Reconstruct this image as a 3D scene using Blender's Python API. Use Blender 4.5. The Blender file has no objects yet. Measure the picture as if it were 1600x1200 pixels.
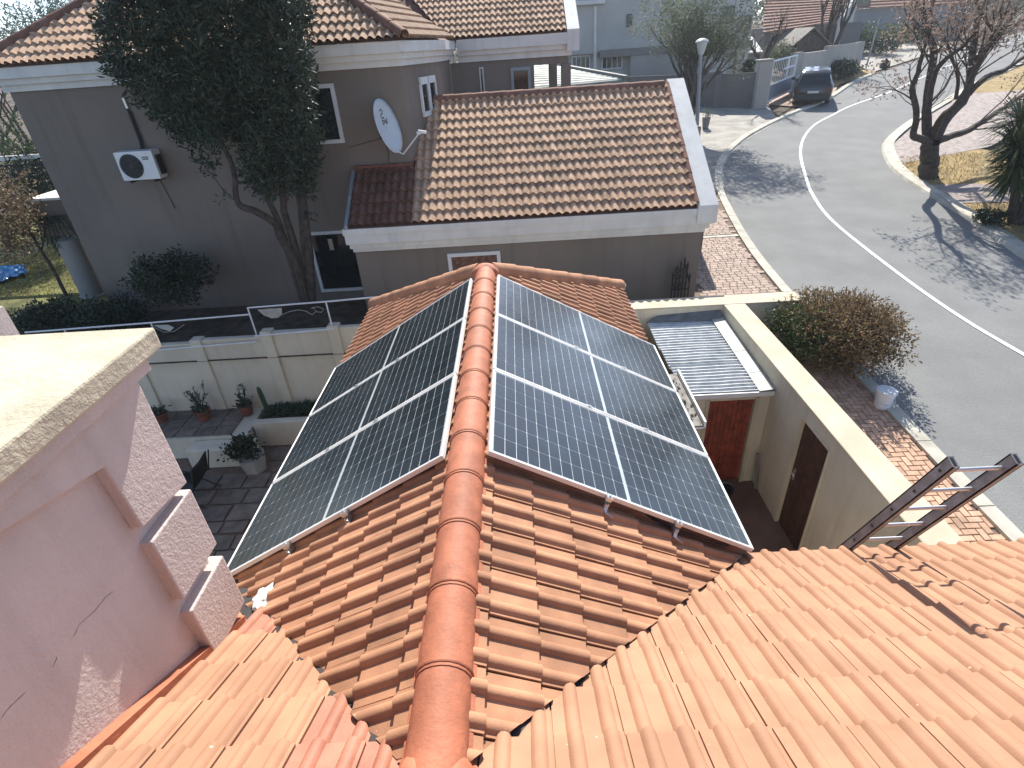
import bpy, bmesh, math, random
from mathutils import Vector, Matrix
random.seed(7)
V = Vector
S = bpy.context.scene
COL = S.collection
# ------------------------------------------------------------------ camera
FPX = 857.895
CAM = V((0.4133, -2.7650, 2.2031))
def _basis(yaw, pitch, roll):
    cy, sy, cp, sp = math.cos(yaw), math.sin(yaw), math.cos(pitch), math.sin(pitch)
    f = V((sy*cp, cy*cp, -sp)); r = V((cy, -sy, 0)); u = r.cross(f)
    c, s = math.cos(roll), math.sin(roll)
    return c*r+s*u, -s*r+c*u, f
CR, CU, CF = _basis(-0.03116955, 0.54897145, -0.06811038)
cd = bpy.data.cameras.new('camera'); cam = bpy.data.objects.new('camera', cd); COL.objects.link(cam)
cd.sensor_width = 36; cd.lens = 36*FPX/1600; cd.clip_start = 0.05; cd.clip_end = 2000
cam.matrix_world = Matrix(((CR.x, CU.x, -CF.x, CAM.x), (CR.y, CU.y, -CF.y, CAM.y), (CR.z, CU.z, -CF.z, CAM.z), (0, 0, 0, 1)))
S.camera = cam
# ------------------------------------------------------------------ sky, sun, exposure
SUN_AZ, SUN_EL = math.radians(7.0), math.radians(42.5)      # azimuth measured from +Y towards +X
w = bpy.data.worlds.new('World'); S.world = w; w.use_nodes = True
nt = w.node_tree; bg = nt.nodes['Background']
sky = nt.nodes.new('ShaderNodeTexSky'); sky.sky_type = 'NISHITA'; sky.sun_disc = False
sky.sun_elevation = SUN_EL; sky.sun_rotation = SUN_AZ; sky.altitude = 1500; sky.air_density = 0.8; sky.dust_density = 2.5; sky.ozone_density = 0.5
nt.links.new(sky.outputs[0], bg.inputs[0]); bg.inputs[1].default_value = 0.15
sd = bpy.data.lights.new('sun', 'SUN'); sd.energy = 5.0; sd.angle = math.radians(0.53); sd.color = (1.0, 0.95, 0.86)
so = bpy.data.objects.new('sun', sd); COL.objects.link(so)
SDIR = V((math.sin(SUN_AZ)*math.cos(SUN_EL), math.cos(SUN_AZ)*math.cos(SUN_EL), math.sin(SUN_EL)))
so.rotation_euler = SDIR.to_track_quat('Z', 'Y').to_euler(); so.location = (0, 0, 30)
S.view_settings.view_transform = 'Standard'; S.view_settings.look = 'None'
S.view_settings.exposure = 0.85; S.view_settings.gamma = 1; S.view_settings.use_curve_mapping = False
S.render.engine = 'CYCLES'
# ------------------------------------------------------------------ points seen in the survey: pixel of the 1600 px photo -> point at a known depth
def ray(px, py):
    return (CF*1.0 + CR*((px-800)/FPX) + CU*((600-py)/FPX)).normalized()
def at(px, py, Y):
    d = ray(px, py); return CAM + d*((Y-CAM.y)/d.y)
def ax(px, py, X):
    d = ray(px, py); return CAM + d*((X-CAM.x)/d.x)
def az(px, py, Z):
    d = ray(px, py); return CAM + d*((Z-CAM.z)/d.z)
def H(y):                                                   # the street climbs away from the house
    if y < 45: return -3.45+0.083*y
    if y < 90: return 0.285+0.05*(y-45)
    return 2.535+0.03*(y-90)
def G(x, y):                                                # terrain: street slope on the right, level garden on the left
    t = min(1, max(0, (x+1)/5.0)); base = -2.75 if y < 34 else -2.75+0.06*(y-34)
    return base*(1-t)+H(y)*t
def gp(px, py, off=0):
    d = ray(px, py); t = 1.0
    while t < 400:
        P = CAM+d*t
        if P.z < H(P.y)+off: break
        t += 0.05
    return P
# ------------------------------------------------------------------ mesh helpers
WL = {}
def wl(o): return WL.get(o.name, V((0, 0, 0)))
def thing(name, label, cat, loc=(0, 0, 0), group=None):
    o = bpy.data.objects.new(name, None); COL.objects.link(o); o.location = loc; o.empty_display_size = .1
    WL[o.name] = V(loc); o['label'] = label; o['category'] = cat
    if group: o['group'] = group
    return o
def tag(o, label, cat, group=None):
    o['label'] = label; o['category'] = cat
    if group: o['group'] = group
    return o
class MB:
    def __init__(s): s.v = []; s.f = []; s.mi = []; s.m = 0
    def add(s, vs, fs):
        b = len(s.v); s.v += [tuple(p) for p in vs]
        s.f += [tuple(b+i for i in f) for f in fs]; s.mi += [s.m]*len(fs); return s
    def poly(s, *p): return s.add(p, [tuple(range(len(p)))])
    def box(s, x0, x1, y0, y1, z0, z1):
        return s.add([(x0, y0, z0), (x1, y0, z0), (x1, y1, z0), (x0, y1, z0), (x0, y0, z1), (x1, y0, z1), (x1, y1, z1), (x0, y1, z1)],
                     [(3, 2, 1, 0), (4, 5, 6, 7), (0, 1, 5, 4), (1, 2, 6, 5), (2, 3, 7, 6), (3, 0, 4, 7)])
    def hexa(s, p): return s.add(p, [(3, 2, 1, 0), (4, 5, 6, 7), (0, 1, 5, 4), (1, 2, 6, 5), (2, 3, 7, 6), (3, 0, 4, 7)])
    def obox(s, c, a, b, d):
        c, a, b, d = V(c), V(a), V(b), V(d)
        return s.hexa([c-a-b-d, c+a-b-d, c+a+b-d, c-a+b-d, c-a-b+d, c+a-b+d, c+a+b+d, c-a+b+d])
    def bar(s, p, q, w, h, up=(0, 0, 1)):
        p, q = V(p), V(q); d = (q-p); L = d.length; d.normalize(); u = V(up); a = d.cross(u)
        if a.length < 1e-4: a = d.cross(V((1, 0, 0)))
        a.normalize(); u = a.cross(d)
        return s.obox((p+q)/2, d*L/2, a*w/2, u*h/2)
    def prism(s, pts, vec):
        vec = V(vec); n = len(pts); P = [V(p) for p in pts]
        return s.add(P+[p+vec for p in P], [tuple(range(n))[::-1], tuple(range(n, 2*n))]+[(i, (i+1) % n, n+(i+1) % n, n+i) for i in range(n)])
    def tube(s, pts, rad, n=8, caps=True):
        P = [V(p) for p in pts]; vs = []; fs = []
        if not hasattr(rad, '__len__'): rad = [rad]*len(P)
        a = None
        for i, p in enumerate(P):
            t = (P[min(i+1, len(P)-1)]-P[max(i-1, 0)])
            if t.length < 1e-9: t = V((0, 0, 1))
            t.normalize()
            if a is None: a = t.cross(V((0.3, 0.2, 1)) if abs(t.z) < .9 else V((1, 0, .1)))
            a = a-t*a.dot(t); a.normalize(); b = t.cross(a)
            for k in range(n):
                th = 2*math.pi*k/n; vs.append(p+(a*math.cos(th)+b*math.sin(th))*rad[i])
        for i in range(len(P)-1):
            for k in range(n):
                fs.append((i*n+k, i*n+(k+1) % n, (i+1)*n+(k+1) % n, (i+1)*n+k))
        if caps: fs += [tuple(range(n))[::-1], tuple(range((len(P)-1)*n, len(P)*n))]
        return s.add(vs, fs)
    def lathe(s, c, prof, n=16, axis=(0, 0, 1)):
        c = V(c); q = V((0, 0, 1)).rotation_difference(V(axis)); vs = []; fs = []
        for r, z in prof:
            for k in range(n):
                th = 2*math.pi*k/n; vs.append(c+q @ V((r*math.cos(th), r*math.sin(th), z)))
        for i in range(len(prof)-1):
            for k in range(n): fs.append((i*n+k, i*n+(k+1) % n, (i+1)*n+(k+1) % n, (i+1)*n+k))
        if prof[0][0] > 1e-4: fs.append(tuple(range(n))[::-1])
        if prof[-1][0] > 1e-4: fs.append(tuple(range((len(prof)-1)*n, len(prof)*n)))
        return s.add(vs, fs)
    def mesh(s, name, mats, off=V((0, 0, 0)), smooth=False):
        me = bpy.data.meshes.new(name)
        me.from_pydata([(x-off.x, y-off.y, z-off.z) for x, y, z in s.v], [], s.f)
        for m in (mats if isinstance(mats, (list, tuple)) else [mats]): me.materials.append(m)
        if any(s.mi): me.polygons.foreach_set('material_index', s.mi)
        if smooth:
            me.polygons.foreach_set('use_smooth', [True]*len(me.polygons))
            if smooth != 'all':
                me.set_sharp_from_angle(angle=math.radians(40))
        me.update(); return me
    def build(s, name, mats, parent=None, smooth=False, kind=None, local=False):
        if parent is None:
            if s.v:
                xs = [p[0] for p in s.v]; ys = [p[1] for p in s.v]; zs = [p[2] for p in s.v]
                off = V(((min(xs)+max(xs))/2, (min(ys)+max(ys))/2, min(zs)))
            else: off = V((0, 0, 0))
        else: off = V((0, 0, 0)) if local else wl(parent)
        o = bpy.data.objects.new(name, s.mesh(name, mats, off, smooth)); COL.objects.link(o)
        if parent is None: o.location = off; WL[o.name] = off.copy()
        else: o.parent = parent; WL[o.name] = off.copy()
        if kind: o['kind'] = kind
        return o
def bevel(o, wd=.006, seg=1):
    m = o.modifiers.new('bevel', 'BEVEL'); m.width = wd; m.segments = seg; m.limit_method = 'ANGLE'; m.angle_limit = math.radians(50)
    return o
def inst(name, me, parent, M, mat=None):
    """a part placed with a world matrix, sharing mesh data"""
    o = bpy.data.objects.new(name, me); COL.objects.link(o); o.parent = parent
    M = M.copy(); t = M.to_translation()-wl(parent); M.translation = t; o.matrix_local = M
    return o
def basisM(o, x, y, z):
    return Matrix(((x.x, y.x, z.x, o.x), (x.y, y.y, z.y, o.y), (x.z, y.z, z.z, o.z), (0, 0, 0, 1)))
# ------------------------------------------------------------------ materials
def M(name, col, rough=.8, var=.18, scale=3.0, bump=.15, bscale=60, rnd=0.0, metal=0.0, col2=None, spots=0, spotcol=(.6, .6, .55), stain=0, spec=.4, coat=0, grain=None, streak=0):
    m = bpy.data.materials.new(name); m.use_nodes = True; t = m.node_tree; n = t.nodes; L = t.links.new
    b = n['Principled BSDF']; b.inputs['Roughness'].default_value = rough; b.inputs['Metallic'].default_value = metal
    b.inputs['Specular IOR Level'].default_value = spec; b.inputs['Coat Weight'].default_value = coat; b.inputs['Coat Roughness'].default_value = .08
    g = n.new('ShaderNodeNewGeometry')
    def noise(sc, det=4, r=.55):
        q = n.new('ShaderNodeTexNoise'); q.inputs['Scale'].default_value = sc; q.inputs['Detail'].default_value = det; q.inputs['Roughness'].default_value = r
        L(g.outputs['Position'], q.inputs['Vector']); return q
    def ramp(src, a, c, lo=0., hi=1.):
        q = n.new('ShaderNodeMapRange'); L(src, q.inputs[0]); q.inputs[1].default_value = a; q.inputs[2].default_value = c
        q.inputs[3].default_value = lo; q.inputs[4].default_value = hi; return q.outputs[0]
    def mix(f, A, B, bl='MIX'):
        q = n.new('ShaderNodeMix'); q.data_type = 'RGBA'; q.blend_type = bl
        if hasattr(f, 'type'): L(f, q.inputs[0])
        else: q.inputs[0].default_value = f
        for i, c in ((6, A), (7, B)):
            if hasattr(c, 'type'): L(c, q.inputs[i])
            else: q.inputs[i].default_value = (*c, 1)
        return q.outputs[2]
    c2 = col2 or tuple(c*(1-2*var) for c in col); c1 = col if col2 else tuple(min(1, c*(1+var*.6)) for c in col)
    nz = noise(scale)
    out = mix(ramp(nz.outputs[0], .35, .65), c1, c2)
    fine = noise(bscale*1.0, 3, .7)
    out = mix(ramp(fine.outputs[0], .3, .7, 0, min(1, var*1.2 if grain is None else grain)), out, tuple(c*.6 for c in col))
    if stain:
        st = noise(scale*.37, 6, .65)
        out = mix(ramp(st.outputs[0], .5, .72, 0, stain), out, tuple(c*.45 for c in col))
    if streak:                                                # rain streaks: noise drawn out along Z
        vm = n.new('ShaderNodeVectorMath'); vm.operation = 'MULTIPLY'; vm.inputs[1].default_value = (6, 6, .45); L(g.outputs['Position'], vm.inputs[0])
        q = n.new('ShaderNodeTexNoise'); q.inputs['Scale'].default_value = 1.0; q.inputs['Detail'].default_value = 5; L(vm.outputs[0], q.inputs['Vector'])
        out = mix(ramp(q.outputs[0], .52, .74, 0, streak), out, tuple(c*.55 for c in col))
    if spots:
        sp = noise(spots, 1, .4)
        out = mix(ramp(sp.outputs[0], .80, .82), out, spotcol)
    if rnd:
        oi = n.new('ShaderNodeObjectInfo')
        k = ramp(oi.outputs['Random'], 0, 1, 1-rnd, 1+rnd)
        q = n.new('ShaderNodeVectorMath'); q.operation = 'SCALE'; L(out, q.inputs[0]); L(k, q.inputs['Scale']); out = q.outputs[0]
    L(out, b.inputs['Base Color'])
    if bump:
        bp = n.new('ShaderNodeBump'); bp.inputs['Strength'].default_value = bump; bp.inputs['Distance'].default_value = .01
        L(fine.outputs[0], bp.inputs['Height']); L(bp.outputs[0], b.inputs['Normal'])
    return m
def leafmat(name, cols, rough=.55, trans=.3, rnd=.0):
    m = bpy.data.materials.new(name); m.use_nodes = True; t = m.node_tree; n = t.nodes; L = t.links.new
    b = n['Principled BSDF']; b.inputs['Roughness'].default_value = rough; b.inputs['Specular IOR Level'].default_value = .35
    g = n.new('ShaderNodeNewGeometry'); r = n.new('ShaderNodeValToRGB'); L(g.outputs['Random Per Island'], r.inputs[0])
    e = r.color_ramp.elements; e[0].color = (*cols[0], 1); e[1].color = (*cols[-1], 1)
    for i, c in enumerate(cols[1:-1]):
        q = e.new((i+1)/(len(cols)-1)); q.color = (*c, 1)
    L(r.outputs[0], b.inputs['Base Color'])
    tr = n.new('ShaderNodeBsdfTranslucent'); L(r.outputs[0], tr.inputs[0]); mx = n.new('ShaderNodeMixShader'); mx.inputs[0].default_value = trans
    L(b.outputs[0], mx.inputs[1]); L(tr.outputs[0], mx.inputs[2]); L(mx.outputs[0], n['Material Output'].inputs[0])
    return m
TILE = M('terracotta_tile', (.44, .225, .128), .75, .12, 5, .25, 140, rnd=.14, spots=40, spotcol=(.55, .40, .28), spec=.25, stain=.2)
TILEM = M('sunlit_roof_tile', (.395, .212, .128), .75, .08, 4, .22, 150, rnd=.055, spots=38, spotcol=(.55, .43, .33), spec=.25, stain=.16)
RIDGE = M('painted_ridge', (.44, .155, .082), .68, .14, 7, .32, 38, rnd=.05, stain=.3, spec=.4)
TILEN = M('neighbour_tile', (.52, .35, .235), .85, .16, 6, .2, 120, rnd=.16, stain=.2, spec=.2)
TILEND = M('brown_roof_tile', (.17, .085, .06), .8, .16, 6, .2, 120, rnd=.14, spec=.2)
CAPN = M('brown_ridge_cap', (.24, .12, .085), .8, .16, 6, .2, 120, rnd=.12, spec=.2)
PINK = M('pink_stucco', (.60, .515, .47), .9, .07, 1.4, .9, 46, spec=.2, stain=.16, streak=.3)
COPING = M('cream_coping', (.56, .505, .375), .9, .10, 3, .8, 30, spec=.2, stain=.25)
CREAM = M('cream_plaster', (.65, .59, .47), .9, .06, 1.2, .12, 60, spec=.2, stain=.14, streak=.35)
CREAMW = M('cream_wall_top', (.56, .495, .375), .9, .08, 2.0, .2, 40, spec=.2, stain=.25, spots=5, spotcol=(.35, .32, .26))
GREYW = M('taupe_plaster', (.215, .183, .156), .92, .07, .6, .12, 50, spec=.15, stain=.14, streak=.35)
WHITE = M('white_paint', (.68, .67, .63), .7, .05, 2, .05, 60, spec=.3, stain=.14, streak=.25)
WHITEM = M('white_metal', (.72, .73, .73), .4, .03, 4, .02, 60)
ALU = M('aluminium', (.62, .62, .61), .38, .05, 6, .04, 90, metal=.85)
ALUF = M('anodised_frame', (.76, .75, .72), .42, .04, 6, .03, 90, metal=.2)
GALV = M('galvanised_sheet', (.60, .62, .61), .5, .12, 7, .06, 40, metal=.15, stain=.25)
FLASH = M('painted_flashing', (.40, .43, .40), .6, .1, 5, .08, 40, stain=.25)
LADDER = M('ladder_aluminium', (.30, .30, .31), .5, .2, 9, .12, 60, metal=.25, stain=.3)
GLASS = M('window_glass', (.012, .016, .02), .06, .1, 2, 0, spec=.6)
CURT = M('curtain', (.22, .11, .08), .9, .3, 12, .1, 30)
FRAMEW = M('white_frame', (.66, .68, .68), .5, .03, 3, .03, 60)
WOODR = M('red_timber', (.30, .058, .03), .55, .25, 10, .15, 70, rnd=.14)
WOODD = M('dark_timber', (.095, .04, .026), .55, .25, 10, .15, 70, rnd=.14)
BLACK = M('black_plastic', (.02, .02, .022), .5, .1, 5, .05, 60)
DARK = M('dark_iron', (.018, .018, .02), .55, .1, 6, .1, 60)
ASPH = M('asphalt', (.232, .235, .23), .92, .06, 1.1, .8, 34, stain=.16, spec=.2, grain=.4)
KERB = M('concrete_kerb', (.50, .475, .40), .9, .12, 3, .3, 60, stain=.2, rnd=.06)
LINE = M('road_paint', (.78, .78, .75), .7, .08, 5, .2, 90)
BRICK = M('paving_brick', (.56, .36, .245), .85, .14, 7, .3, 90, rnd=.16, stain=.15)
COBB = M('cobble_paver', (.40, .31, .255), .88, .16, 6, .3, 90, rnd=.12, stain=.15)
SLAB = M('garden_slab', (.20, .165, .135), .9, .18, 5, .35, 60, rnd=.16, stain=.25)
SAND = M('joint_sand', (.19, .14, .105), .95, .15, 8, .3, 60)
SOIL = M('soil', (.11, .082, .058), .95, .25, 4, .5, 40)
DRYG = M('dry_lawn', (.36, .26, .115), .95, .2, 3, .6, 60, stain=.3)
LAWN = M('green_lawn', (.16, .16, .05), .95, .3, 2, .6, 60, stain=.3)
BARK = M('bark', (.085, .066, .055), .9, .25, 9, .6, 50)
BARKG = M('grey_bark', (.13, .115, .10), .9, .25, 9, .6, 50)
POT = M('terracotta_pot', (.20, .075, .05), .8, .15, 8, .2, 60)
CONC = M('grey_concrete', (.24, .235, .22), .9, .12, 2.5, .25, 50, stain=.2)
PUTTY = M('white_putty', (.62, .62, .56), .85, .12, 8, .6, 30)
# ================================================================== tiled roofs
def tile_mesh(name, prof, w, g, lap, rise, th, mat):
    mb = MB(); n = len(prof); top0 = []; top1 = []; bot = []
    Lt = g+lap
    for x, z in prof:
        top0.append((x, 0, z+rise)); top1.append((x, Lt, z+rise*(1-Lt/g))); bot.append((x, .004, z+rise-th))
    mb.add(top0+top1, [(i, i+1, n+i+1, n+i) for i in range(n-1)])
    mb.add(bot+top0, [(i, i+1, n+i+1, n+i) for i in range(n-1)])
    a, b = prof[0], prof[-1]                                   # side lips
    mb.add([(a[0], 0, a[1]+rise-th), (a[0], 0, a[1]+rise), (a[0], Lt, a[1]), (a[0], Lt, a[1]-th)], [(0, 1, 2, 3)])
    me = mb.mesh(name, mat)
    me.polygons.foreach_set('use_smooth', [True]*len(me.polygons)); me.set_sharp_from_angle(angle=math.radians(50)); me.update()
    return me
def rolls(w, r=.031, h=.029, lip=.007, base=.008):
    c1, c2 = w*.17, w*.67
    P = [(0.0, base+lip)]
    for c in (c1, c2):
        P += [(c-r*1.05, base+(lip if c == c1 else 0)), (c-r*.72, base+h*.72), (c-r*.3, base+h*.97), (c+r*.3, base+h*.97), (c+r*.72, base+h*.70), (c+r*1.1, base)]
    P += [(w-.008, base), (w-.0065, -.004), (w-.002, -.004), (w+.002, -.004)]
    return P
def clip_poly_inside(poly, pts):
    """poly convex CCW; returns all-inside / all-outside flags"""
    ins = True
    for i in range(len(poly)):
        a, b = poly[i], poly[(i+1) % len(poly)]
        ex, ey = b[0]-a[0], b[1]-a[1]
        sd = [ex*(q[1]-a[1])-ey*(q[0]-a[0]) for q in pts]
        if max(sd) <= 1e-6: return None
        if min(sd) < -1e-6: ins = False
    return ins
def tile_roof(parent, O, U, W, poly, w, g, me, mat, u0, v0, limit=300, name='roof_tile', lap=.03, deck_mat=None, jit=.0025, skip=None, under=None, alt=None):
    N = U.cross(W).normalized(); mats = mat if isinstance(mat, (list, tuple)) else [mat]
    us = [p[0] for p in poly]; vs = [p[1] for p in poly]
    cand = []
    i0, i1 = math.floor((min(us)-u0)/w)-1, math.ceil((max(us)-u0)/w)+1
    j0, j1 = math.floor((min(vs)-v0)/g)-1, math.ceil((max(vs)-v0)/g)+1
    for j in range(j0, j1):
        for i in range(i0, i1):
            u, v = u0+i*w, v0+j*g
            ins = clip_poly_inside(poly, [(u, v), (u+w, v), (u+w, v+g), (u, v+g)])
            if ins is None: continue
            P = O+U*(u+w/2)+W*(v+g/2)
            if skip and skip(P): continue
            cand.append(((P-CAM).length+(1000 if under and under(P) else 0), u, v, ins))
    cand.sort(key=lambda c: c[0])
    mass = MB(); n = 0
    for d, u, v, ins in cand:
        P = O+U*u+W*v+N*random.uniform(-jit*.5, jit)
        Mx = basisM(P, U, W, N) @ Matrix.Rotation(random.uniform(-.006, .006), 4, 'Z')
        if ins and n < limit and d < 1000:
            inst(name, alt[1] if alt and alt[0](P) else me, parent, Mx); n += 1; continue
        bm = bmesh.new(); bm.from_mesh(me); bm.transform(Matrix.Translation((u, v, 0)))
        if not ins:
            for k in range(len(poly)):
                a, b = poly[k], poly[(k+1) % len(poly)]
                nx, ny = b[1]-a[1], -(b[0]-a[0])
                bmesh.ops.bisect_plane(bm, geom=bm.verts[:]+bm.edges[:]+bm.faces[:], plane_co=(a[0], a[1], 0), plane_no=(nx, ny, 0), clear_outer=True)
        if len(bm.faces):
            bm.transform(basisM(O, U, W, N))
            if n < limit and d < 1000:
                m2 = bpy.data.meshes.new(name); off = O+U*(u+w/2)+W*(v+g/2)
                bm.transform(Matrix.Translation(-off)); bm.to_mesh(m2); m2.materials.clear(); m2.materials.append(alt[1].materials[0] if alt and alt[0](off) else mats[0])
                o = bpy.data.objects.new(name, m2); COL.objects.link(o); o.parent = parent; o.location = off-wl(parent); n += 1
            else:
                bm.verts.index_update(); mass.add([q.co.copy() for q in bm.verts], [[q.index for q in f.verts] for f in bm.faces])
        bm.free()
    if mass.v:
        o = mass.build(name, mats[0], parent, smooth=True); o['kind'] = 'stuff'
    return n
def uv_poly(O, U, W, pts):
    return [((p-O).dot(U), (p-O).dot(W)) for p in pts]
def arc_cap(mb, p, q, r0, r1, up=V((0, 0, 1)), span=105, n=12, th=.014):
    p, q = V(p), V(q); d = (q-p).normalized(); a = d.cross(up).normalized(); u = a.cross(d).normalized(); vs = []
    for c, r in ((p, r0), (p, r0-th), (p+d*.035, r0+.0), (q, r1)):
        for k in range(n+1):
            t = math.radians(-span+2*span*k/n); vs.append(c+a*math.sin(t)*r+u*math.cos(t)*r)
    m = n+1; fs = []
    for k in range(n):
        fs += [(m+k, m+k+1, k+1, k), (k, k+1, 2*m+k+1, 2*m+k), (2*m+k, 2*m+k+1, 3*m+k+1, 3*m+k)]
    mb.add(vs, fs); return mb
def cap_row(parent, p, q, pitch, r, mat, name='ridge_cap', up=V((0, 0, 1)), collar=True):
    p, q = V(p), V(q); L = (q-p).length; d = (q-p)/L; n = max(1, round(L/pitch)); s = L/n
    for i in range(n):
        mb = MB(); a = p+d*(i*s); b = p+d*((i+1)*s+.05)
        arc_cap(mb, a, b, r*random.uniform(1.0, 1.012), r*(.965 if collar else .9), up)
        if collar:
            for t in (.02,):
                c = a+d*t; ang = [math.radians(-100+200*k/12) for k in range(13)]
                A = d.cross(up).normalized(); Uu = A.cross(d).normalized()
                mb.tube([c+A*math.sin(k)*(r*1.0)+Uu*math.cos(k)*(r*1.0) for k in ang], .006, 5)
        mb.build(name, mat, parent, smooth=True)
AL, AR = 0.5326, 0.5036
def RZ(x): return -.035-math.tan(AR)*x                        # tile plane heights of the garage wing
def MZ0(y): return -1.13+(.03-y)*math.tan(math.radians(29.7))
def LZ(x): return -.035+math.tan(AL)*x
YV, YF, XE = -1.86, 3.45, 1.97
TW = .2775
tile_g = tile_mesh('roof_tile', rolls(TW), TW, .268, .03, .022, .020, TILE)
PAINT = M('overpainted_tile', (.40, .165, .105), .6, .12, 6, .25, 90, rnd=.08, stain=.25)
tile_p = tile_mesh('roof_tile', rolls(.288, .031, .025, .004), .288, .325, .03, .024, .022, PAINT)
tile_m = tile_mesh('roof_tile', rolls(.288, .031, .025, .004), .288, .325, .03, .024, .022, TILEM)
# ------------------------------------------------------------------ garage wing
UNDER = lambda P: .2 < P.y < 3.05 and .3 < abs(P.x) < 1.9      # wholly covered by the panels
gw = thing('garage_wing', 'low wing with hipped terracotta tile roof carrying the solar panels', 'building', (0, 2.5, -4.5))
wall = MB().box(-1.62, 1.62, -.2, 5.08, -4.5, -1.12).build('wall', CREAM, gw)
dk = MB()
zR, zL = RZ(XE), LZ(-XE)
A0, A1 = V((0, YV, -.05)), V((0, YF, -.05))
B0, B1 = V((XE, .04, zR-.012)), V((XE, YF+XE, zR-.012)); C0, C1 = V((-XE, .04, zL-.012)), V((-XE, YF+XE, zL-.012))
dk.poly(A0, B0, B1, A1); dk.poly(A1, C1, C0, A0); dk.poly(A1, B1, C1)
dk.poly(B0+V((0, 0, -.1)), B1+V((0, 0, -.1)), C1+V((0, 0, -.1)), C0+V((0, 0, -.1)))
roofg = dk.build('roof', TILE, gw)
U, W = V((0, 1, 0)), V((-math.cos(AR), 0, math.sin(AR))); O = V((XE, 0, zR))
pts = [V((0, YV, -.035)), V((XE, .05, zR)), V((XE, YF+XE, zR)), V((0, YF, -.035))]
tile_roof(roofg, O, U, W, uv_poly(O, U, W, pts), TW, .268, tile_g, TILE, -.207-.0472-TW*30, -.075, limit=190, under=UNDER)
U, W = V((0, -1, 0)), V((math.cos(AL), 0, math.sin(AL))); O = V((-XE, 0, zL))
pts = [V((0, YF, -.035)), V((-XE, YF+XE, zL)), V((-XE, .05, zL)), V((0, YV, -.035))]
tile_roof(roofg, O, U, W, uv_poly(O, U, W, pts), TW, .268, tile_g, TILE, .06-TW*30, -.075, limit=110, under=UNDER)
ph = math.atan2(-.035-zR, XE)
U, W = V((-1, 0, 0)), V((0, -math.cos(ph), math.sin(ph))); O = V((0, YF+XE, zR))
tile_roof(roofg, O, U, W, uv_poly(O, U, W, [V((XE, YF+XE, zR)), V((-XE, YF+XE, zR)), V((0, YF, -.035))]), TW, .268, tile_g, TILE, -TW*20, -.07, limit=0)
bed = MB()
for s in (-1, 1):
    bed.prism([V((s*.02, YV, .0)), V((s*.135, YV, -.075)), V((s*.135, YV, -.12)), V((s*.02, YV, -.12))], V((0, YF-YV, 0)))
bed.build('ridge_bedding', RIDGE, roofg)
cap_row(roofg, V((0, -1.845, -.062)), V((0, YF-.05, -.062)), .39, .122, RIDGE)
cap_row(roofg, V((XE*.99, YF+XE*.99, zR+.02)), V((.08, YF+.08, -.055)), .36, .112, TILE, 'hip_cap', collar=False)
cap_row(roofg, V((-XE*.99, YF+XE*.99, zL+.02)), V((-.08, YF+.08, -.055)), .36, .112, TILE, 'hip_cap', collar=False)
for s, z in ((1, zR), (-1, zL)):
    MB().lathe((s*XE*1.0, YF+XE, z-.02), [(.085, 0), (.09, .06), (.05, .11), (0, .115)], 10).build('end_mortar', PUTTY, roofg)
def crumple(c, rx, ry, rz, k1=.35, seed=0):
    bm = bmesh.new(); bmesh.ops.create_icosphere(bm, subdivisions=3, radius=1)
    for v in bm.verts:
        k = 1+k1*math.sin(v.co.x*5+1+seed)*math.cos(v.co.y*6+seed)+random.uniform(-.12, .12)*k1*2.5; v.co = V((v.co.x*rx*k, v.co.y*ry*k, v.co.z*rz*k))
    mb = MB(); bm.verts.index_update(); mb.add([V(c)+v.co for v in bm.verts], [[q.index for q in f.verts] for f in bm.faces]); bm.free(); return mb
crumple(V((0, YF+.0, -.055)), .165, .15, .125, .08).build('ridge_junction', RIDGE, roofg, smooth=True)
# waterproofed mortar where the ridge dies into the main roof, with its torn membrane edge
mb = crumple(V((0, -1.93, -.055)), .165, .22, .125, .16)
mo = mb.build('junction_mortar', RIDGE, roofg, smooth=True)
mb = MB()
for s in (-1, 1):
    P = [V((s*(.20-.012*k+random.uniform(-.008, .008)), -1.98+.05*k, MZ0(-1.98+.05*k)+.05)) for k in range(5)]; mb.tube(P, [.03, .028, .03, .024, .012], 7)
me_ = mb.build('membrane_edge', RIDGE, roofg, smooth=True); me_['kind'] = 'stuff'
# gutter piece holding leaf litter
g1 = MB(); y0, y1 = 1.95, 3.05
g1.box(1.98, 2.28, y0, y1, -1.36, -1.345); g1.box(2.265, 2.285, y0, y1, -1.36, -1.27)
gut = g1.build('gutter', WHITEM, gw)
MB().box(1.992, 2.263, y0+.014, y1-.004, -1.344, -1.330).build('gutter_silt', M('grey_silt', (.30, .29, .27), .95, .2, 9, .3, 50, spec=.1), gut)
mb = MB()
for i in range(60):
    x, y = random.uniform(2.0, 2.255), random.uniform(y0+.02, y1-.02); a = random.uniform(0, 6.28); r = random.uniform(.012, .035)
    mb.poly((x+r*math.cos(a), y+r*math.sin(a), -1.32+random.uniform(0, .015)), (x-r*.5*math.sin(a), y+r*.5*math.cos(a), -1.322), (x-r*math.cos(a), y-r*math.sin(a), -1.325+random.uniform(0, .02)), (x+r*.5*math.sin(a), y-r*.5*math.cos(a), -1.322))
lit = mb.build('leaf_litter', M('dry_litter', (.09, .08, .07), .95, .3, 12, .2, 60, spec=.05), gut); lit['kind'] = 'stuff'
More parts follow.
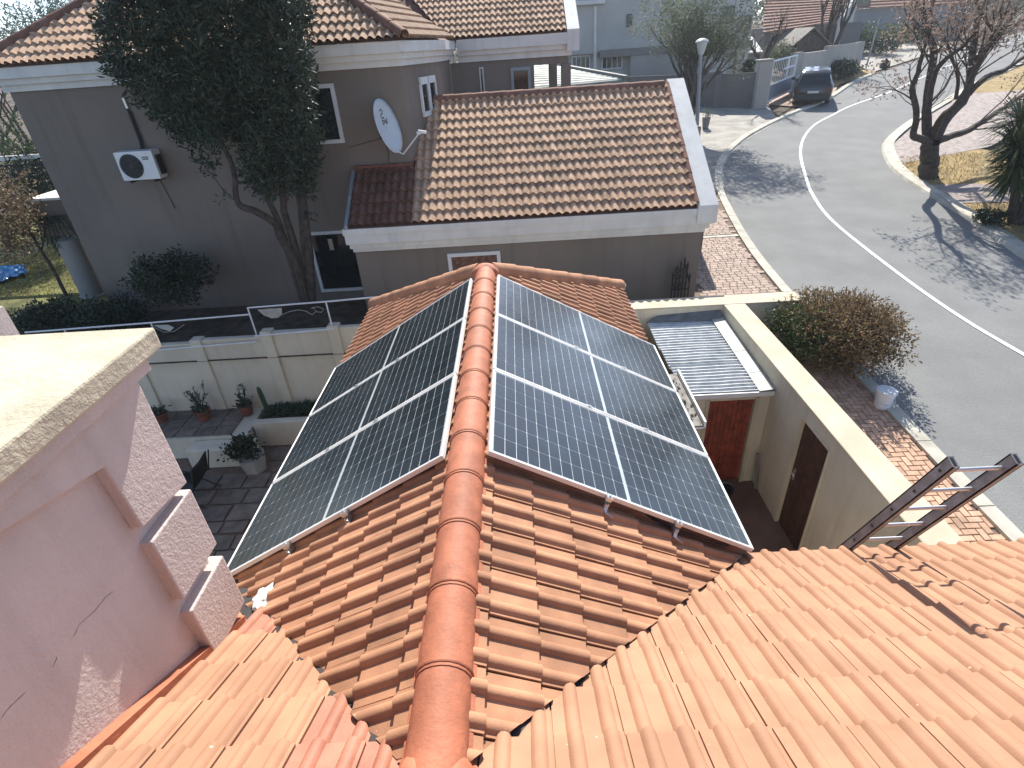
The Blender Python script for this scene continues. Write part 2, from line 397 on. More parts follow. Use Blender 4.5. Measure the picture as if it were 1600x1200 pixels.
# ------------------------------------------------------------------ the house the photo is taken from
hs = thing('house', 'pink stuccoed gable wall with quoins and sunlit terracotta roof in front', 'house', (0, -4, -4.5))
PM = math.radians(29.7)
def MZ(y): return -1.13+(.03-y)*math.tan(PM)
dk = MB()
EY = .05
dk.poly(V((0, YV, MZ(YV)-.02)), V((0, -3.6, MZ(-3.6)-.02)), V((5.4, -3.6, MZ(-3.6)-.02)), V((5.4, EY, MZ(EY)-.02)), V((XE-.03, EY, MZ(EY)-.02)))
dk.poly(V((0, YV, MZ(YV)-.02)), V((-XE+.03, EY, MZ(EY)-.02)), V((-2.1, EY, MZ(EY)-.02)), V((-2.1, -3.6, MZ(-3.6)-.02)), V((0, -3.6, MZ(-3.6)-.02)))
mroof = dk.build('main_roof', TILEM, hs)
U, W = V((-1, 0, 0)), V((0, -math.cos(PM), math.sin(PM)))
O = V((0, EY, MZ(EY)))
P3 = lambda x, y: V((x, y, MZ(y)))
pr = [P3(5.4, EY), P3(XE-.03, EY), P3(.03, YV+.02), P3(.07, -3.5), P3(5.4, -3.5)]
tile_roof(mroof, O, U, W, uv_poly(O, U, W, pr), .288, .325, tile_m, TILEM, -2.168-.288*20, .0)
pl = [P3(-.06, YV+.03), P3(-1.40, -.47), P3(-1.40, -3.5), P3(-.10, -3.5)]
tile_roof(mroof, O, U, W, uv_poly(O, U, W, pl), .288, .325, tile_m, TILEM, .02, .0, alt=(lambda P: (P.x > -.50 and P.y < -1.3 and P.x < -.1) or (P.x < -1.2 and P.y > -.9), tile_p))
mb = MB()                                                     # open valley gutters
for s in (1, -1):
    a, b = V((s*.05, YV+.04, MZ(YV)+.0)), V((s*(XE+.02), .06, MZ(.06)-.004))
    mb.bar(a, b, .13, .006)
mb.build('valley_gutter', M('valley_lead', (.05, .043, .04), .7, .2, 6, .2, 40), mroof)
hw = MB().box(-1.62+3.2, 5.2, -6, -.32, -4.5, -1.4).build('wall', CREAM, hs)
# pink gable wall with stepped plaster quoins
XW, XB = -1.462, -1.40
MB().box(-3.6, XW, -6, -.60, -4.5, 1.0).build('gable_wall', PINK, hs)
yc = -.556
band = MB().prism([V((XW-.002, yc, .345)), V((XW-.002, yc, 1.003)), V((XW-.002, -6, 1.003)), V((XW-.002, -6, .985)), V((XW-.002, -1.9, .985)), V((XW-.002, -1.43, .896)), V((XW-.002, -.945, .778)), V((XW-.002, -.93, .40))], V((XB-XW, 0, 0)))
bevel(band.build('plaster_band', PINK, hs), .008, 2)
for z0, z1 in ((-.115, .302), (-.625, -.212)):
    bevel(MB().box(-1.75, XB, -.93, yc, z0, z1).build('quoin', PINK, hs), .008, 2)
bevel(MB().box(-3.9, -1.355, -6, -.50, 1.001, 1.085).build('cornice', PINK, hs), .008, 2)
cp = MB().box(-4.0, -1.31, -6, -.43, 1.083, 1.19).build('coping', COPING, hs); bevel(cp, .012, 2)
q = at(18, 500, .8)
MB().box(-6, q.x, .4, .8, -4.5, at(5, 478, .8).z).build('side_parapet', PINK, hs)
fl = MB().bar(P3(-1.44, -3.5)+V((0, 0, .035)), P3(-1.44, -.62)+V((0, 0, .035)), .075, .06)
fl.build('wall_flashing', RIDGE, hs)
def crack(pts, X, r=.0014):
    P = [ax(x, y, X+.0008) for x, y in pts]; Q = []
    for p, q in zip(P, P[1:]):
        n = max(2, int((q-p).length/.012))
        for k in range(n): Q.append(p.lerp(q, k/n)+V((0, random.uniform(-.0035, .0035), random.uniform(-.0035, .0035))))
    mb = MB(); m = len(Q); mb.tube(Q, [r*random.uniform(.25, 1.2)*(1-.7*abs(2*i/m-1)**3) for i in range(m)], 4); return mb
CRK = M('crack_shadow', (.05, .04, .035), .9, .1, 3, 0, 10)
for pts in ([(108, 1000), (118, 990), (122, 978), (133, 968), (146, 957), (155, 945), (166, 932), (180, 922)], [(0, 1125), (10, 1110), (22, 1098), (34, 1088), (46, 1075)], [(82, 1043), (88, 1030), (90, 1018)]):
    crack(pts, XW).build('crack', CRK, hs)
cA = V((-1.40, -.42, -.80)); 
crumple(cA+V((.0, .03, -.02)), .07, .095, .022).build('putty_patch', PUTTY, hs)
cB = az(497, 1046, -.33); crumple(V((-.66, -1.16, -.50)), .05, .03, .03).build('putty_patch', PUTTY, hs)
# ------------------------------------------------------------------ solar panels
PL, PWT = 2.1, 3.203
PWD = PWT/3-.018
def solar_material():
    m = M('solar_cell', (.020, .028, .034), .26, .15, 5, 0, 40, rnd=.14, spec=.5, coat=.25, stain=.0)
    t = m.node_tree; nz = t.nodes.new('ShaderNodeTexNoise'); nz.inputs['Scale'].default_value = 2.2; nz.inputs['Detail'].default_value = 6
    mr = t.nodes.new('ShaderNodeMapRange'); mr.inputs[1].default_value = .35; mr.inputs[2].default_value = .7; mr.inputs[3].default_value = .16; mr.inputs[4].default_value = .30
    g = t.nodes.new('ShaderNodeNewGeometry'); t.links.new(g.outputs['Position'], nz.inputs['Vector']); t.links.new(nz.outputs[0], mr.inputs[0]); t.links.new(mr.outputs[0], t.nodes['Principled BSDF'].inputs['Roughness'])
    return m
CELL = solar_material()
BACK = M('panel_backsheet', (.43, .46, .47), .22, .05, 3, 0, 40, spec=.5, coat=.3)
ch = .006
cw, chh = .0800, .1606
cell_me = None
def make_panel(M4, side, label):
    t = thing('solar_panel', label, 'solar panel', M4.to_translation(), 'solar panels on the tiled roof'); t.rotation_euler = M4.to_euler()
    f = MB(); L, Wd = PL, PWD; fw, fh = .016, .036
    f.box(0, L, 0, fw, -fh, 0); f.box(0, L, Wd-fw, Wd, -fh, 0); f.box(0, fw, fw, Wd-fw, -fh, 0); f.box(L-fw, L, fw, Wd-fw, -fh, 0)
    bevel(f.build('frame', ALUF, t, local=True), .002)
    MB().box(fw, L-fw, fw, Wd-fw, -.016, -.0045).build('backsheet', BACK, t, local=True)
    global cell_me
    if cell_me is None:
        c = .006; a, b = cw/2, chh/2
        mb = MB(); mb.prism([V((-a, -b+c, 0)), V((-a+c*.6, -b, 0)), V((a-c*.6, -b, 0)), V((a, -b+c, 0)), V((a, b-c, 0)), V((a-c*.6, b, 0)), V((-a+c*.6, b, 0)), V((-a, b-c, 0))], V((0, 0, .0012)))
        cell_me = mb.mesh('solar_cell', CELL)
    mx, my = .026, .026
    half = (L-2*mx-.026)/2; px_ = half/12; py_ = (Wd-2*my)/6
    for h in range(2):
        for i in range(12):
            for j in range(6):
                o = bpy.data.objects.new('solar_cell', cell_me); COL.objects.link(o); o.parent = t
                o.location = (mx+h*(half+.026)+px_*(i+.5), my+py_*(j+.5), -.0043)
    return t
lab = {('R', 0): 'nearest solar panel on the right slope, above two roof hooks', ('R', 1): 'middle solar panel of the three on the right slope', ('R', 2): 'farthest solar panel on the right slope, beside corrugated shed roof',
       ('L', 0): 'nearest solar panel on the left slope, next to pink wall', ('L', 1): 'middle solar panel of the three on the left slope', ('L', 2): 'farthest solar panel on the left slope, near fence wall'}
for i in range(3):
    yR = -.0135+i*PWT/3; x, y, z = V((math.cos(AR), 0, -math.sin(AR))), V((0, 1, 0)), V((math.sin(AR), 0, math.cos(AR)))
    make_panel(basisM(V((.1544, yR, .029)), x, y, z), 'R', lab[('R', i)])
    yL = i*PWT/3; x, z = V((math.cos(AL), 0, math.sin(AL))), V((-math.sin(AL), 0, math.cos(AL)))
    make_panel(basisM(V((-.1544, yL, 0))-x*PL, x, y, z), 'L', lab[('L', i)])
def rail(side, s, label):
    a = AR if side > 0 else AL; zz = .029 if side > 0 else 0
    d = V((side*math.cos(a), 0, -math.sin(a))); N = V((side*math.sin(a), 0, math.cos(a)))
    P = V((side*.1544, 0, zz))+d*s
    t = thing('mounting_rail', label, 'rail', P+V((0, -.05, -.08)), 'mounting rails under the solar panels')
    y0 = -.055
    MB().obox(P+N*-.055+V((0, 1.6, 0)), V((0, 1.66, 0)), d*.016, N*.017).build('rail', ALU, t)
    c = MB(); c.obox(P+N*-.012+V((0, y0+.03, 0)), V((0, .022, 0)), d*.022, N*.016); c.lathe(P+N*.004+V((0, y0+.03, 0)), [(.010, 0), (.010, .010), (0, .011)], 8, N); c.build('end_clamp', ALU, t)
    h = MB(); h.bar(P+N*-.05+V((0, y0, 0)), P+N*-.085+V((0, y0-.035, 0)), .028, .006, N)
    h.bar(P+N*-.085+V((0, y0-.033, 0)), P+N*-.10+V((0, y0-.035, 0))+d*.07, .03, .006, N); h.lathe(P+N*-.05+V((0, y0-.004, 0)), [(.013, -.012), (.013, .012)], 8, V((0, 1, 0)))
    h.build('roof_hook', ALU, t)
    for k in (1, 2):
        y = k*PWT/3-.009
        m = MB(); m.obox(P+N*.002+V((0, y, 0)), V((0, .016, 0)), d*.025, N*.003); m.lathe(P+N*.005+V((0, y, 0)), [(.009, 0), (.009, .008), (0, .009)], 8, N); m.build('mid_clamp', ALU, t)
def sl(x, side): return (abs(x)-.1544)/math.cos(AR if side > 0 else AL)
rail(1, sl(.93, 1), 'upper mounting rail of the right slope, its hook below the near panel')
rail(1, sl(1.42, 1), 'lower mounting rail of the right slope, beside the black cable')
rail(-1, sl(.88, -1), 'upper mounting rail of the left slope, hook below the near panel')
rail(-1, sl(1.36, -1), 'lower mounting rail of the left slope, nearest the pink wall')
mb = MB(); nR = V((math.sin(AR), 0, math.cos(AR)))
cab = [(1.05, .12, .02), (1.30, .0, .05), (1.45, -.03, .06), (1.58, -.02, .06), (1.70, -.02, .06), (1.80, .03, .05), (1.84, .08, .0), (1.85, .1, -.12)]
mb.tube([V((x, y, RZ(x)))+nR*h for x, y, h in cab], .008, 6)
tag(mb.build('power_cable', BLACK, None, smooth=True), 'black cable running from under the right panels to the roof valley', 'cable')
# ================================================================== setting: terrain, courtyards, road
def road_pt(p): return V((p[0], p[1], H(p[1])))
LEFT = [(6.95, -6), (6.75, -2), (6.55, 0.8), (6.45, 2.02), (6.40, 3.3), (6.38, 4.5), (6.36, 6.2), (6.37, 8.16), (6.48, 10.9), (6.87, 14.0), (7.35, 16.4), (8.25, 19.0), (9.75, 21.6), (11.5, 23.8), (13.78, 26.2), (16.94, 29.2), (21.5, 34.6), (28.4, 40.6), (40, 50), (60, 66)]
MID = [(11.6, -6), (10.6, -1), (9.9, 2.5), (9.5, 4.4), (9.25, 5.81), (9.05, 7.2), (8.99, 9.25), (9.11, 12.5), (9.55, 14.7), (10.05, 16.3), (11.14, 19.3), (12.31, 21.7), (13.7, 23.8), (15.2, 25.4), (17.0, 27.2), (20.44, 30.0), (23.4, 32.8), (29.7, 38.6), (41, 48.4), (61, 64)]
RIGHT = [(14, -6), (13.1, 0), (12.4, 4), (12.0, 7), (12.06, 9.5), (12.28, 10.7), (12.54, 12.5), (12.7, 14.1), (12.95, 16.0), (13.35, 17.5), (14.3, 19.6), (15.2, 20.9), (17.4, 23.3), (20.9, 26.7), (25.3, 30.9), (32.6, 37.0), (43, 46.4), (62, 62)]
def smooth_line(P, step=.35):
    out = []
    for i in range(len(P)-1):
        p0, p1, p2, p3 = P[max(i-1, 0)], P[i], P[i+1], P[min(i+2, len(P)-1)]
        n = max(2, int(math.hypot(p2[0]-p1[0], p2[1]-p1[1])/step))
        for k in range(n):
            t = k/n
            out.append(tuple(.5*((2*p1[a])+(-p0[a]+p2[a])*t+(2*p0[a]-5*p1[a]+4*p2[a]-p3[a])*t*t+(-p0[a]+3*p1[a]-3*p2[a]+p3[a])*t**3) for a in (0, 1)))
    out.append(P[-1]); return out
LS, MS, RS = smooth_line(LEFT), smooth_line(MID), smooth_line(RIGHT)
def interp_x(line, y):
    for a, b in zip(line, line[1:]):
        if a[1] <= y <= b[1]: return a[0]+(b[0]-a[0])*(y-a[1])/max(1e-6, b[1]-a[1])
    return line[-1][0]
def resample(line, n):
    d = [0]
    for a, b in zip(line, line[1:]): d.append(d[-1]+math.hypot(b[0]-a[0], b[1]-a[1]))
    out = []; j = 0
    for k in range(n+1):
        s = d[-1]*k/n
        while j < len(d)-2 and d[j+1] < s: j += 1
        t = (s-d[j])/max(1e-9, d[j+1]-d[j]); out.append((line[j][0]*(1-t)+line[j+1][0]*t, line[j][1]*(1-t)+line[j+1][1]*t))
    return out
# road: sheet between the kerbs
n = 170; a, b, m_ = resample(LS, n), resample(RS, n), resample(MS, n)
mb = MB(); vs = []; fs = []
for i in range(n+1):
    P = [a[i], ((a[i][0]+m_[i][0])/2, (a[i][1]+m_[i][1])/2), m_[i], ((b[i][0]+m_[i][0])/2, (b[i][1]+m_[i][1])/2), b[i]]
    for k, q in enumerate(P): vs.append((q[0], q[1], H(q[1])-.03+(.025 if k == 2 else 0)))
for i in range(n):
    for k in range(4): fs.append((i*5+k, i*5+k+1, (i+1)*5+k+1, (i+1)*5+k))
mb.add(vs, fs); mb.build('road', ASPH, kind='structure')
def ribbon(line, off0, off1, z0, z1, name, mat, seg=None, parent=None, zf=H):
    """strip following a line: off = metres to its right; cross-section top at z1, sides down to z0"""
    mb = MB(); prev = None
    for i, p in enumerate(line):
        q0, q1 = line[max(i-1, 0)], line[min(i+1, len(line)-1)]
        tx, ty = q1[0]-q0[0], q1[1]-q0[1]; L = math.hypot(tx, ty) or 1; nx, ny = ty/L, -tx/L
        A = (p[0]+nx*off0, p[1]+ny*off0); B = (p[0]+nx*off1, p[1]+ny*off1)
        cur = [V((A[0], A[1], zf(A[1])+z0)), V((A[0], A[1], zf(A[1])+z1)), V((B[0], B[1], zf(B[1])+z1)), V((B[0], B[1], zf(B[1])+z0))]
        if prev:
            mb.add(prev+cur, [(0, 4, 5, 1), (1, 5, 6, 2), (2, 6, 7, 3)])
        prev = cur
    return mb.build(name, mat, parent)
wl_ = ribbon(MS, -.045, .045, -.02, .008, 'road_marking', LINE); wl_['kind'] = 'structure'
# kerbstones along both edges, each a stone
def kerb(line, side, name, y1, wk=.27):
    root = bpy.data.objects.new(name, None); COL.objects.link(root); root['kind'] = 'structure'; WL[root.name] = V((0, 0, 0))
    pts = [p for p in line if p[1] < y1]; acc = [pts[0]]; d = 0
    for p, q in zip(pts, pts[1:]):
        d += math.hypot(q[0]-p[0], q[1]-p[1]); acc.append(q)
        if d >= .9:
            mb = MB(); prev = None
            for k, c in enumerate(acc):
                tx, ty = acc[-1][0]-acc[0][0], acc[-1][1]-acc[0][1]; L = math.hypot(tx, ty); nx, ny = ty/L*side, -tx/L*side
                e = .006*(1 if k == 0 else -1 if k == len(acc)-1 else 0)
                cx, cy = c[0]+tx/L*e, c[1]+ty/L*e
                cur = [V((cx-nx*.0, cy-ny*.0, H(cy)-.06)), V((cx-nx*.05, cy-ny*.05, H(cy)+.045)), V((cx-nx*wk, cy-ny*wk, H(cy)+.055)), V((cx-nx*wk, cy-ny*wk, H(cy)-.05))]
                if prev: mb.add(prev+cur, [(0, 4, 5, 1), (1, 5, 6, 2), (2, 6, 7, 3)])
                else: mb.poly(*cur)
                prev = cur
            mb.poly(*prev[::-1]); mb.build('kerbstone', KERB, root); acc = [q]; d = 0
kerb(LS, 1, 'near_kerb', 36); kerb(RS, -1, 'far_kerb', 36, .40)
# terrain
mb = MB(); xs = [-120, -80, -50, -35, -25, -20, -16, -13, -10, -7, -4, -1.5, .6, 2.6, 4.28, 5, 6, 7, 8, 9, 10, 11, 12, 13, 14, 15.5, 17, 19, 22, 26, 32, 40, 55, 80, 120, 200]
ys = [-12, -6, -3, 0, 3, 5, 6.93, 9, 11, 13, 15, 18, 21, 24, 28, 32, 37, 43, 50, 60, 75, 95, 130, 190, 300]
idx = {}
for i, x in enumerate(xs):
    for j, y in enumerate(ys):
        idx[i, j] = len(mb.v); mb.v.append((x, y, G(x, y)-.075))
for i in range(len(xs)-1):
    for j in range(len(ys)-1):
        if xs[i+1] <= 4.29 and ys[j+1] <= 6.94: continue
        mb.f.append((idx[i, j], idx[i+1, j], idx[i+1, j+1], idx[i, j+1])); mb.mi.append(0)
mb.build('ground', SOIL, kind='structure')
# sunken courtyards beside the wing
MB().poly((1.5, -3, -4.2), (4.3, -3, -4.2), (4.3, 6.93, -4.2), (1.5, 6.93, -4.2)).build('yard_floor', M('yard_paint', (.20, .12, .085), .7, .15, 2, .15, 40, stain=.3), kind='structure')
MB().poly((-12, -6, -4.52), (1.5, -6, -4.52), (1.5, 7.2, -4.52), (-12, 7.2, -4.52)).build('courtyard_base', SAND, kind='structure')
court = bpy.data.objects.new('courtyard', None); COL.objects.link(court); court['kind'] = 'structure'; WL['courtyard'] = V((0, 0, 0))
y = -.2; row = 0
while y < 6.0:
    d = random.choice((.30, .36, .42)); x = -7.2+random.uniform(0, .4)
    while x < -1.4:
        L_ = random.choice((.32, .45, .52, .6)); j = lambda: random.uniform(-.012, .012)
        if not (y+d > 5.6 and x < -5.1):
            mb = MB(); g = .022
            mb.prism([V((x+g+j(), y+g+j(), -4.52)), V((x+L_-g+j(), y+g+j(), -4.52)), V((x+L_-g+j(), y+d-g+j(), -4.52)), V((x+g+j(), y+d-g+j(), -4.52))], V((0, 0, .03+random.uniform(0, .012))))
            mb.build('paving_slab', SLAB, court)
        x += L_
    y += d
# herringbone brick pavement by the street
pave = bpy.data.objects.new('pavement', None); COL.objects.link(pave); pave['kind'] = 'structure'; WL['pavement'] = V((0, 0, 0))
mb = MB()
for y0, y1 in [(-6+.5*k, -5.5+.5*k) for k in range(44)]:
    def xr(y): return interp_x(LS, y)-.2
    def xl(y): return 4.28 if y < 7 else 4.2
    mb.poly((xl(y0), y0, H(y0)-.004), (xr(y0), y0, H(y0)-.004), (xr(y1), y1, H(y1)-.004), (xl(y1), y1, H(y1)-.004))
mb.build('sand_bed', SAND, pave)
bw = .0925; g = .005
def brick_me(nm, lx, ly, mat):
    mb = MB(); a, b = lx/2-g, ly/2-g; e = .004
    mb.prism([V((-a, -b, 0)), V((a, -b, 0)), V((a, b, 0)), V((-a, b, 0))], V((0, 0, .013)))
    mb.v += [(-a+e, -b+e, .018), (a-e, -b+e, .018), (a-e, b-e, .018), (-a+e, b-e, .018)]
    k = len(mb.v)-12
    mb.f[1] = (8, 9, 10, 11); mb.f += [(4, 5, 9, 8), (5, 6, 10, 9), (6, 7, 11, 10), (7, 4, 8, 11)]; mb.mi += [0]*4
    return mb.mesh(nm, mat)
bh, bv = brick_me('paving_brick', 2*bw, bw, BRICK), brick_me('paving_brick', bw, 2*bw, BRICK)
cand = []
for i in range(45, 74):
    for j in range(-28, 86):
        c = (i-j) % 4
        if c == 0: cx, cy, me = (i+1)*bw, (j+.5)*bw, bh
        elif c == 3: cx, cy, me = (i+.5)*bw, (j+1)*bw, bv
        else: continue
        if cx < 4.34 or cx > interp_x(LS, cy)-.25 or cy > 7.0: continue
        P = V((cx, cy, H(cy)-.003)); dv = P-CAM; z = dv.dot(CF)
        px = 800+FPX*dv.dot(CR)/z; py = 600-FPX*dv.dot(CU)/z
        vis = px < 1640 and py < 900 and cx > 4.95 and not (cx < 6.0 and 4.9 < cy < 7 and py < 590)
        cand.append(((0 if vis else 100)+dv.length, P, me))
cand.sort(key=lambda t: t[0])
tilt = Matrix.Rotation(math.atan(.083), 4, 'X'); mass = MB()
for k, (d, P, me) in enumerate(cand):
    Mx = Matrix.Translation(P+V((0, 0, random.uniform(-.002, .002)))) @ tilt @ Matrix.Rotation(random.uniform(-.02, .02), 4, 'Z')
    if k < 300: inst('paving_brick', me, pave, Mx)
    else: mass.add([Mx @ v.co for v in me.vertices], [tuple(f.vertices) for f in me.polygons])
o = mass.build('paving_brick', BRICK, pave); o['kind'] = 'stuff'
mass = MB(); yy = 7.25
while yy < 16:                                               # weathered cobbles past the neighbour's wall
    xx = 4.35+random.uniform(0, .15)
    while xx < interp_x(LS, yy)-.43:
        L_ = random.uniform(.15, .21); dh = random.uniform(0, .006); z = H(yy+.06)-.004
        if not (abs(yy-11.9) < .07):
            mass.prism([V((xx+.008, yy+.007, H(yy)-.004)), V((xx+L_-.008, yy+.009, H(yy)-.004)), V((xx+L_-.007, yy+.113, H(yy+.12)-.004)), V((xx+.009, yy+.113, H(yy+.12)-.004))], V((0, 0, .014+dh)))
        xx += L_
    yy += .122
cob = mass.build('cobbles', COBB, pave); cob['kind'] = 'stuff'
MB().box(4.3, 6.3, 11.82, 11.97, H(11.9)-.1, H(11.9)+.018).build('kerb_strip', KERB, pave)
# driveway aprons on the far bend
def patch(name, pts, mat, off=.0):
    mb = MB(); n = 10
    # fan over the polygon, following the slope
    c = V((sum(p[0] for p in pts)/len(pts), sum(p[1] for p in pts)/len(pts), 0))
    P = []
    for i in range(len(pts)):
        a, b = pts[i], pts[(i+1) % len(pts)]
        for k in range(n): t = k/n; P.append((a[0]*(1-t)+b[0]*t, a[1]*(1-t)+b[1]*t))
    rings = 5; vs = []; fs = []; m = len(P)
    for r in range(rings+1):
        t = r/rings
        for p in P: x, y = p[0]*(1-t)+c.x*t, p[1]*(1-t)+c.y*t; vs.append((x, y, H(y)+off))
    for r in range(rings):
        for i in range(m): fs.append((r*m+i, r*m+(i+1) % m, (r+1)*m+(i+1) % m, (r+1)*m+i))
    mb.add(vs, fs); return mb.build(name, mat, kind='structure')
APR = M('apron_concrete', (.36, .34, .30), .92, .15, 1.5, .3, 60, stain=.3)
gpx = lambda x, y: tuple(gp(x, y)[:2])
patch('driveway', [(7.1, 15.6), (8.1, 18.7), (9.6, 21.4), (12.6, 25.0), (13.5, 28.6), (11, 30.5), (8, 32), (6.8, 24), (6.6, 18)], APR, -.02)
patch('driveway_apron', [(14.9, 27.6), (17.4, 29.9), (19.5, 33.6), (17.6, 34.6), (14.2, 30.2), (13.6, 28.8)], M('apron_brick', (.40, .29, .23), .9, .2, 4, .3, 60), -.012)
patch('far_driveway', [(23.0, 36.6), (28, 40.8), (34, 46), (37, 53), (30, 50), (24, 41)], APR, -.012)
# verge on the right: dry lawn, brick paths
patch('verge_lawn', [(13.0, 15.5), (13.55, 17.2), (17, 18.5), (20, 16), (20, 8), (12.35, 8), (12.6, 10.7), (12.8, 12.6)], DRYG, .035)
patch('verge_path', [(13.55, 17.2), (14.5, 19.4), (17.6, 22.9), (23, 28), (26, 28), (22, 22), (17.6, 18.6)], M('pink_brick_path', (.37, .315, .285), .9, .2, 6, .3, 60, stain=.2), .045)
patch('verge_brick_strip', [(12.72, 13.2), (12.95, 14.9), (14.6, 14.7), (17, 13.6), (17, 12.2), (14.0, 13.1)], M('verge_brick', (.35, .29, .26), .9, .2, 6, .3, 60, stain=.2), .05)
patch('far_verge', [(21, 26.5), (25.5, 30.9), (33, 37), (43, 46), (50, 46), (40, 34), (28, 26)], DRYG, .03)
patch('gate_verge', [(17.0, 30.4), (18.8, 32.6), (23.2, 36.5), (23.0, 37.6), (18, 34.2), (16.9, 31.6)], DRYG, .012)
mb = MB()
def blade(mb, x, y, z, h, w, a, lean):
    dx, dy = math.cos(a), math.sin(a); lx, ly = random.uniform(-lean, lean), random.uniform(-lean, lean)
    mb.poly((x-dx*w, y-dy*w, z), (x+dx*w, y+dy*w, z), (x+dx*w*.3+lx, y+dy*w*.3+ly, z+h), (x-dx*w*.3+lx, y-dy*w*.3+ly, z+h))
for i in range(9000):
    x, y = random.uniform(12.6, 17.5), random.uniform(8.5, 18.0)
    if x < interp_x(RS, y)+.3 or (13.0 < y < 14.8): continue
    blade(mb, x, y, H(y)+.03, random.uniform(.03, .08), random.uniform(.006, .016), random.uniform(0, 3.14), .05)
mb.build('dry_grass', leafmat('dry_grass_blade', [(.42, .30, .12), (.36, .27, .13), (.30, .25, .10)], .8, .2), kind='stuff')
def lawn_patch(name, x0, x1, y0, y1, nb, cols, h):
    mb = MB()
    for i in range(nb):
        x, y = random.uniform(x0, x1), random.uniform(y0, y1); blade(mb, x, y, G(x, y)-.06, random.uniform(h*.5, h), random.uniform(.008, .02), random.uniform(0, 3.14), .05)
    return mb.build(name, leafmat(name+'_blade', cols, .7, .25), kind='stuff')
MB().poly((-22, 10, -2.80), (-9.9, 10, -2.80), (-9.9, 24, -2.80), (-22, 24, -2.80)).build('lawn', LAWN, kind='structure')
lawn_patch('lawn_grass', -16, -9.9, 11.2, 17, 9000, [(.22, .20, .05), (.30, .25, .08), (.16, .18, .045)], .07)
# ================================================================== right-hand yard
ZT = -2.05
bwall = thing('boundary_wall', 'cream plastered boundary wall between the sunken yard and the street', 'wall', (4.28, 2.5, -4.2))
w1 = MB()
X0, X1 = 4.1, 4.46
dy0, dy1, dzt = 2.53, 3.30, -2.245                           # door opening
w1.box(X0, X1, -3, dy0, -4.3, ZT-.0); w1.box(X0, X1, dy1, 6.55, -4.3, ZT); w1.box(X0, X1, dy0, dy1, dzt, ZT); w1.box(X0+.16, X1, dy0, dy1, -4.3, dzt)
w1.build('wall', CREAM, bwall)
MB().box(2.2, 5.52, 6.55, 6.93, -4.3, ZT+.0).build('return_wall', CREAM, bwall)
c1 = MB().box(X0-.012, X1+.012, -3, 6.53, ZT+.002, ZT+.03); bevel(c1.build('wall_top', CREAMW, bwall), .008)
c2 = MB().box(2.2, 5.54, 6.53, 6.95, ZT+.002, ZT+.032); bevel(c2.build('wall_top', CREAMW, bwall), .008)
dr = thing('door', 'dark brown timber door set into the cream boundary wall', 'door', (4.15, 2.9, -4.2))
n = 7
for k in range(n):
    y = dy0+.03+(dy1-dy0-.06)*k/n; yb = dy0+.03+(dy1-dy0-.06)*(k+1)/n
    bevel(MB().box(4.14, 4.17, y+.003, yb-.003, -4.18, dzt-.02).build('plank', WOODD, dr), .003)
fr = MB(); fr.box(4.085, 4.18, dy1-.03, dy1+.05, -4.19, dzt+.0); fr.box(4.085, 4.18, dy0, dy0+.03, -4.19, dzt); fr.box(4.085, 4.18, dy0+.03, dy1-.03, dzt-.02, dzt+.02)
fr.build('door_frame', CREAM, dr)
hd = MB(); hd.box(4.128, 4.139, 3.17, 3.21, -3.28, -3.08); hd.tube([(4.135, 3.19, -3.15), (4.09, 3.19, -3.15), (4.09, 3.10, -3.15)], .009, 6); hd.build('handle', ALU, dr, smooth=True)
# lean-to shed
SY0, SY1, SX0, SX1 = 4.14, 6.55, 2.72, 4.06
sh = thing('shed', 'small lean-to shed with corrugated iron roof between garage and boundary wall', 'shed', (3.4, 5.3, -4.2))
sw = MB(); d0, d1, dt = 3.17, 4.02, -2.56
Y = SY0+.07
d1 = 3.88
sw.box(2.3, d0, Y, Y+.12, -4.25, -2.42); sw.box(d1, 4.095, Y, Y+.12, -4.25, -2.42); sw.box(d0, d1, Y, Y+.12, dt, -2.42); sw.box(2.3, 2.42, Y+.122, 6.5, -4.25, -2.42)
sw.build('wall', CREAM, sh)
for k in range(9):
    a, b = d0+.02+(d1-d0-.04)*k/9, d0+.02+(d1-d0-.04)*(k+1)/9
    bevel(MB().box(a+.002, b-.002, Y+.03, Y+.06, -4.18, dt-.02).build('door_plank', WOODR, sh), .003)
f = MB(); f.box(d1-.01, d1+.045, Y-.02, Y-.002, -4.2, dt+.03); f.box(d0-.045, d0+.01, Y-.02, Y-.002, -4.2, dt+.03); f.build('door_frame', CREAMW, sh)
# corrugated sheets: ridges run across (along X), sheets lap down the slope
zf, zb = -2.385, -2.28
def zs(y): return zf+(zb-zf)*(y-SY0)/(SY1-SY0)
def corr(y0, y1, x0, x1, lift, nm='roof_sheet'):
    mb = MB(); pitch = .088; n = int((y1-y0)/pitch*10); prev = None; vs = []; fs = []; xs_ = [x0+(x1-x0)*k/4 for k in range(5)]
    for i in range(n+1):
        y = y0+(y1-y0)*i/n; z = zs(y)+.018*math.sin(2*math.pi*y/pitch)+lift
        for x in xs_: vs.append((x, y, z+.004*math.sin(x*7+y*3)))
    for i in range(n):
        for k in range(4): fs.append((i*5+k, i*5+k+1, (i+1)*5+k+1, (i+1)*5+k))
    mb.add(vs, fs); return mb.build(nm, GALV, sh, smooth='all')
corr(SY0, 4.95, SX0+.02, 3.93, .016); corr(4.90, 5.55, SX0, 3.93, .008); corr(5.50, 6.50, SX0-.02, 3.93, .0)
fl = MB()
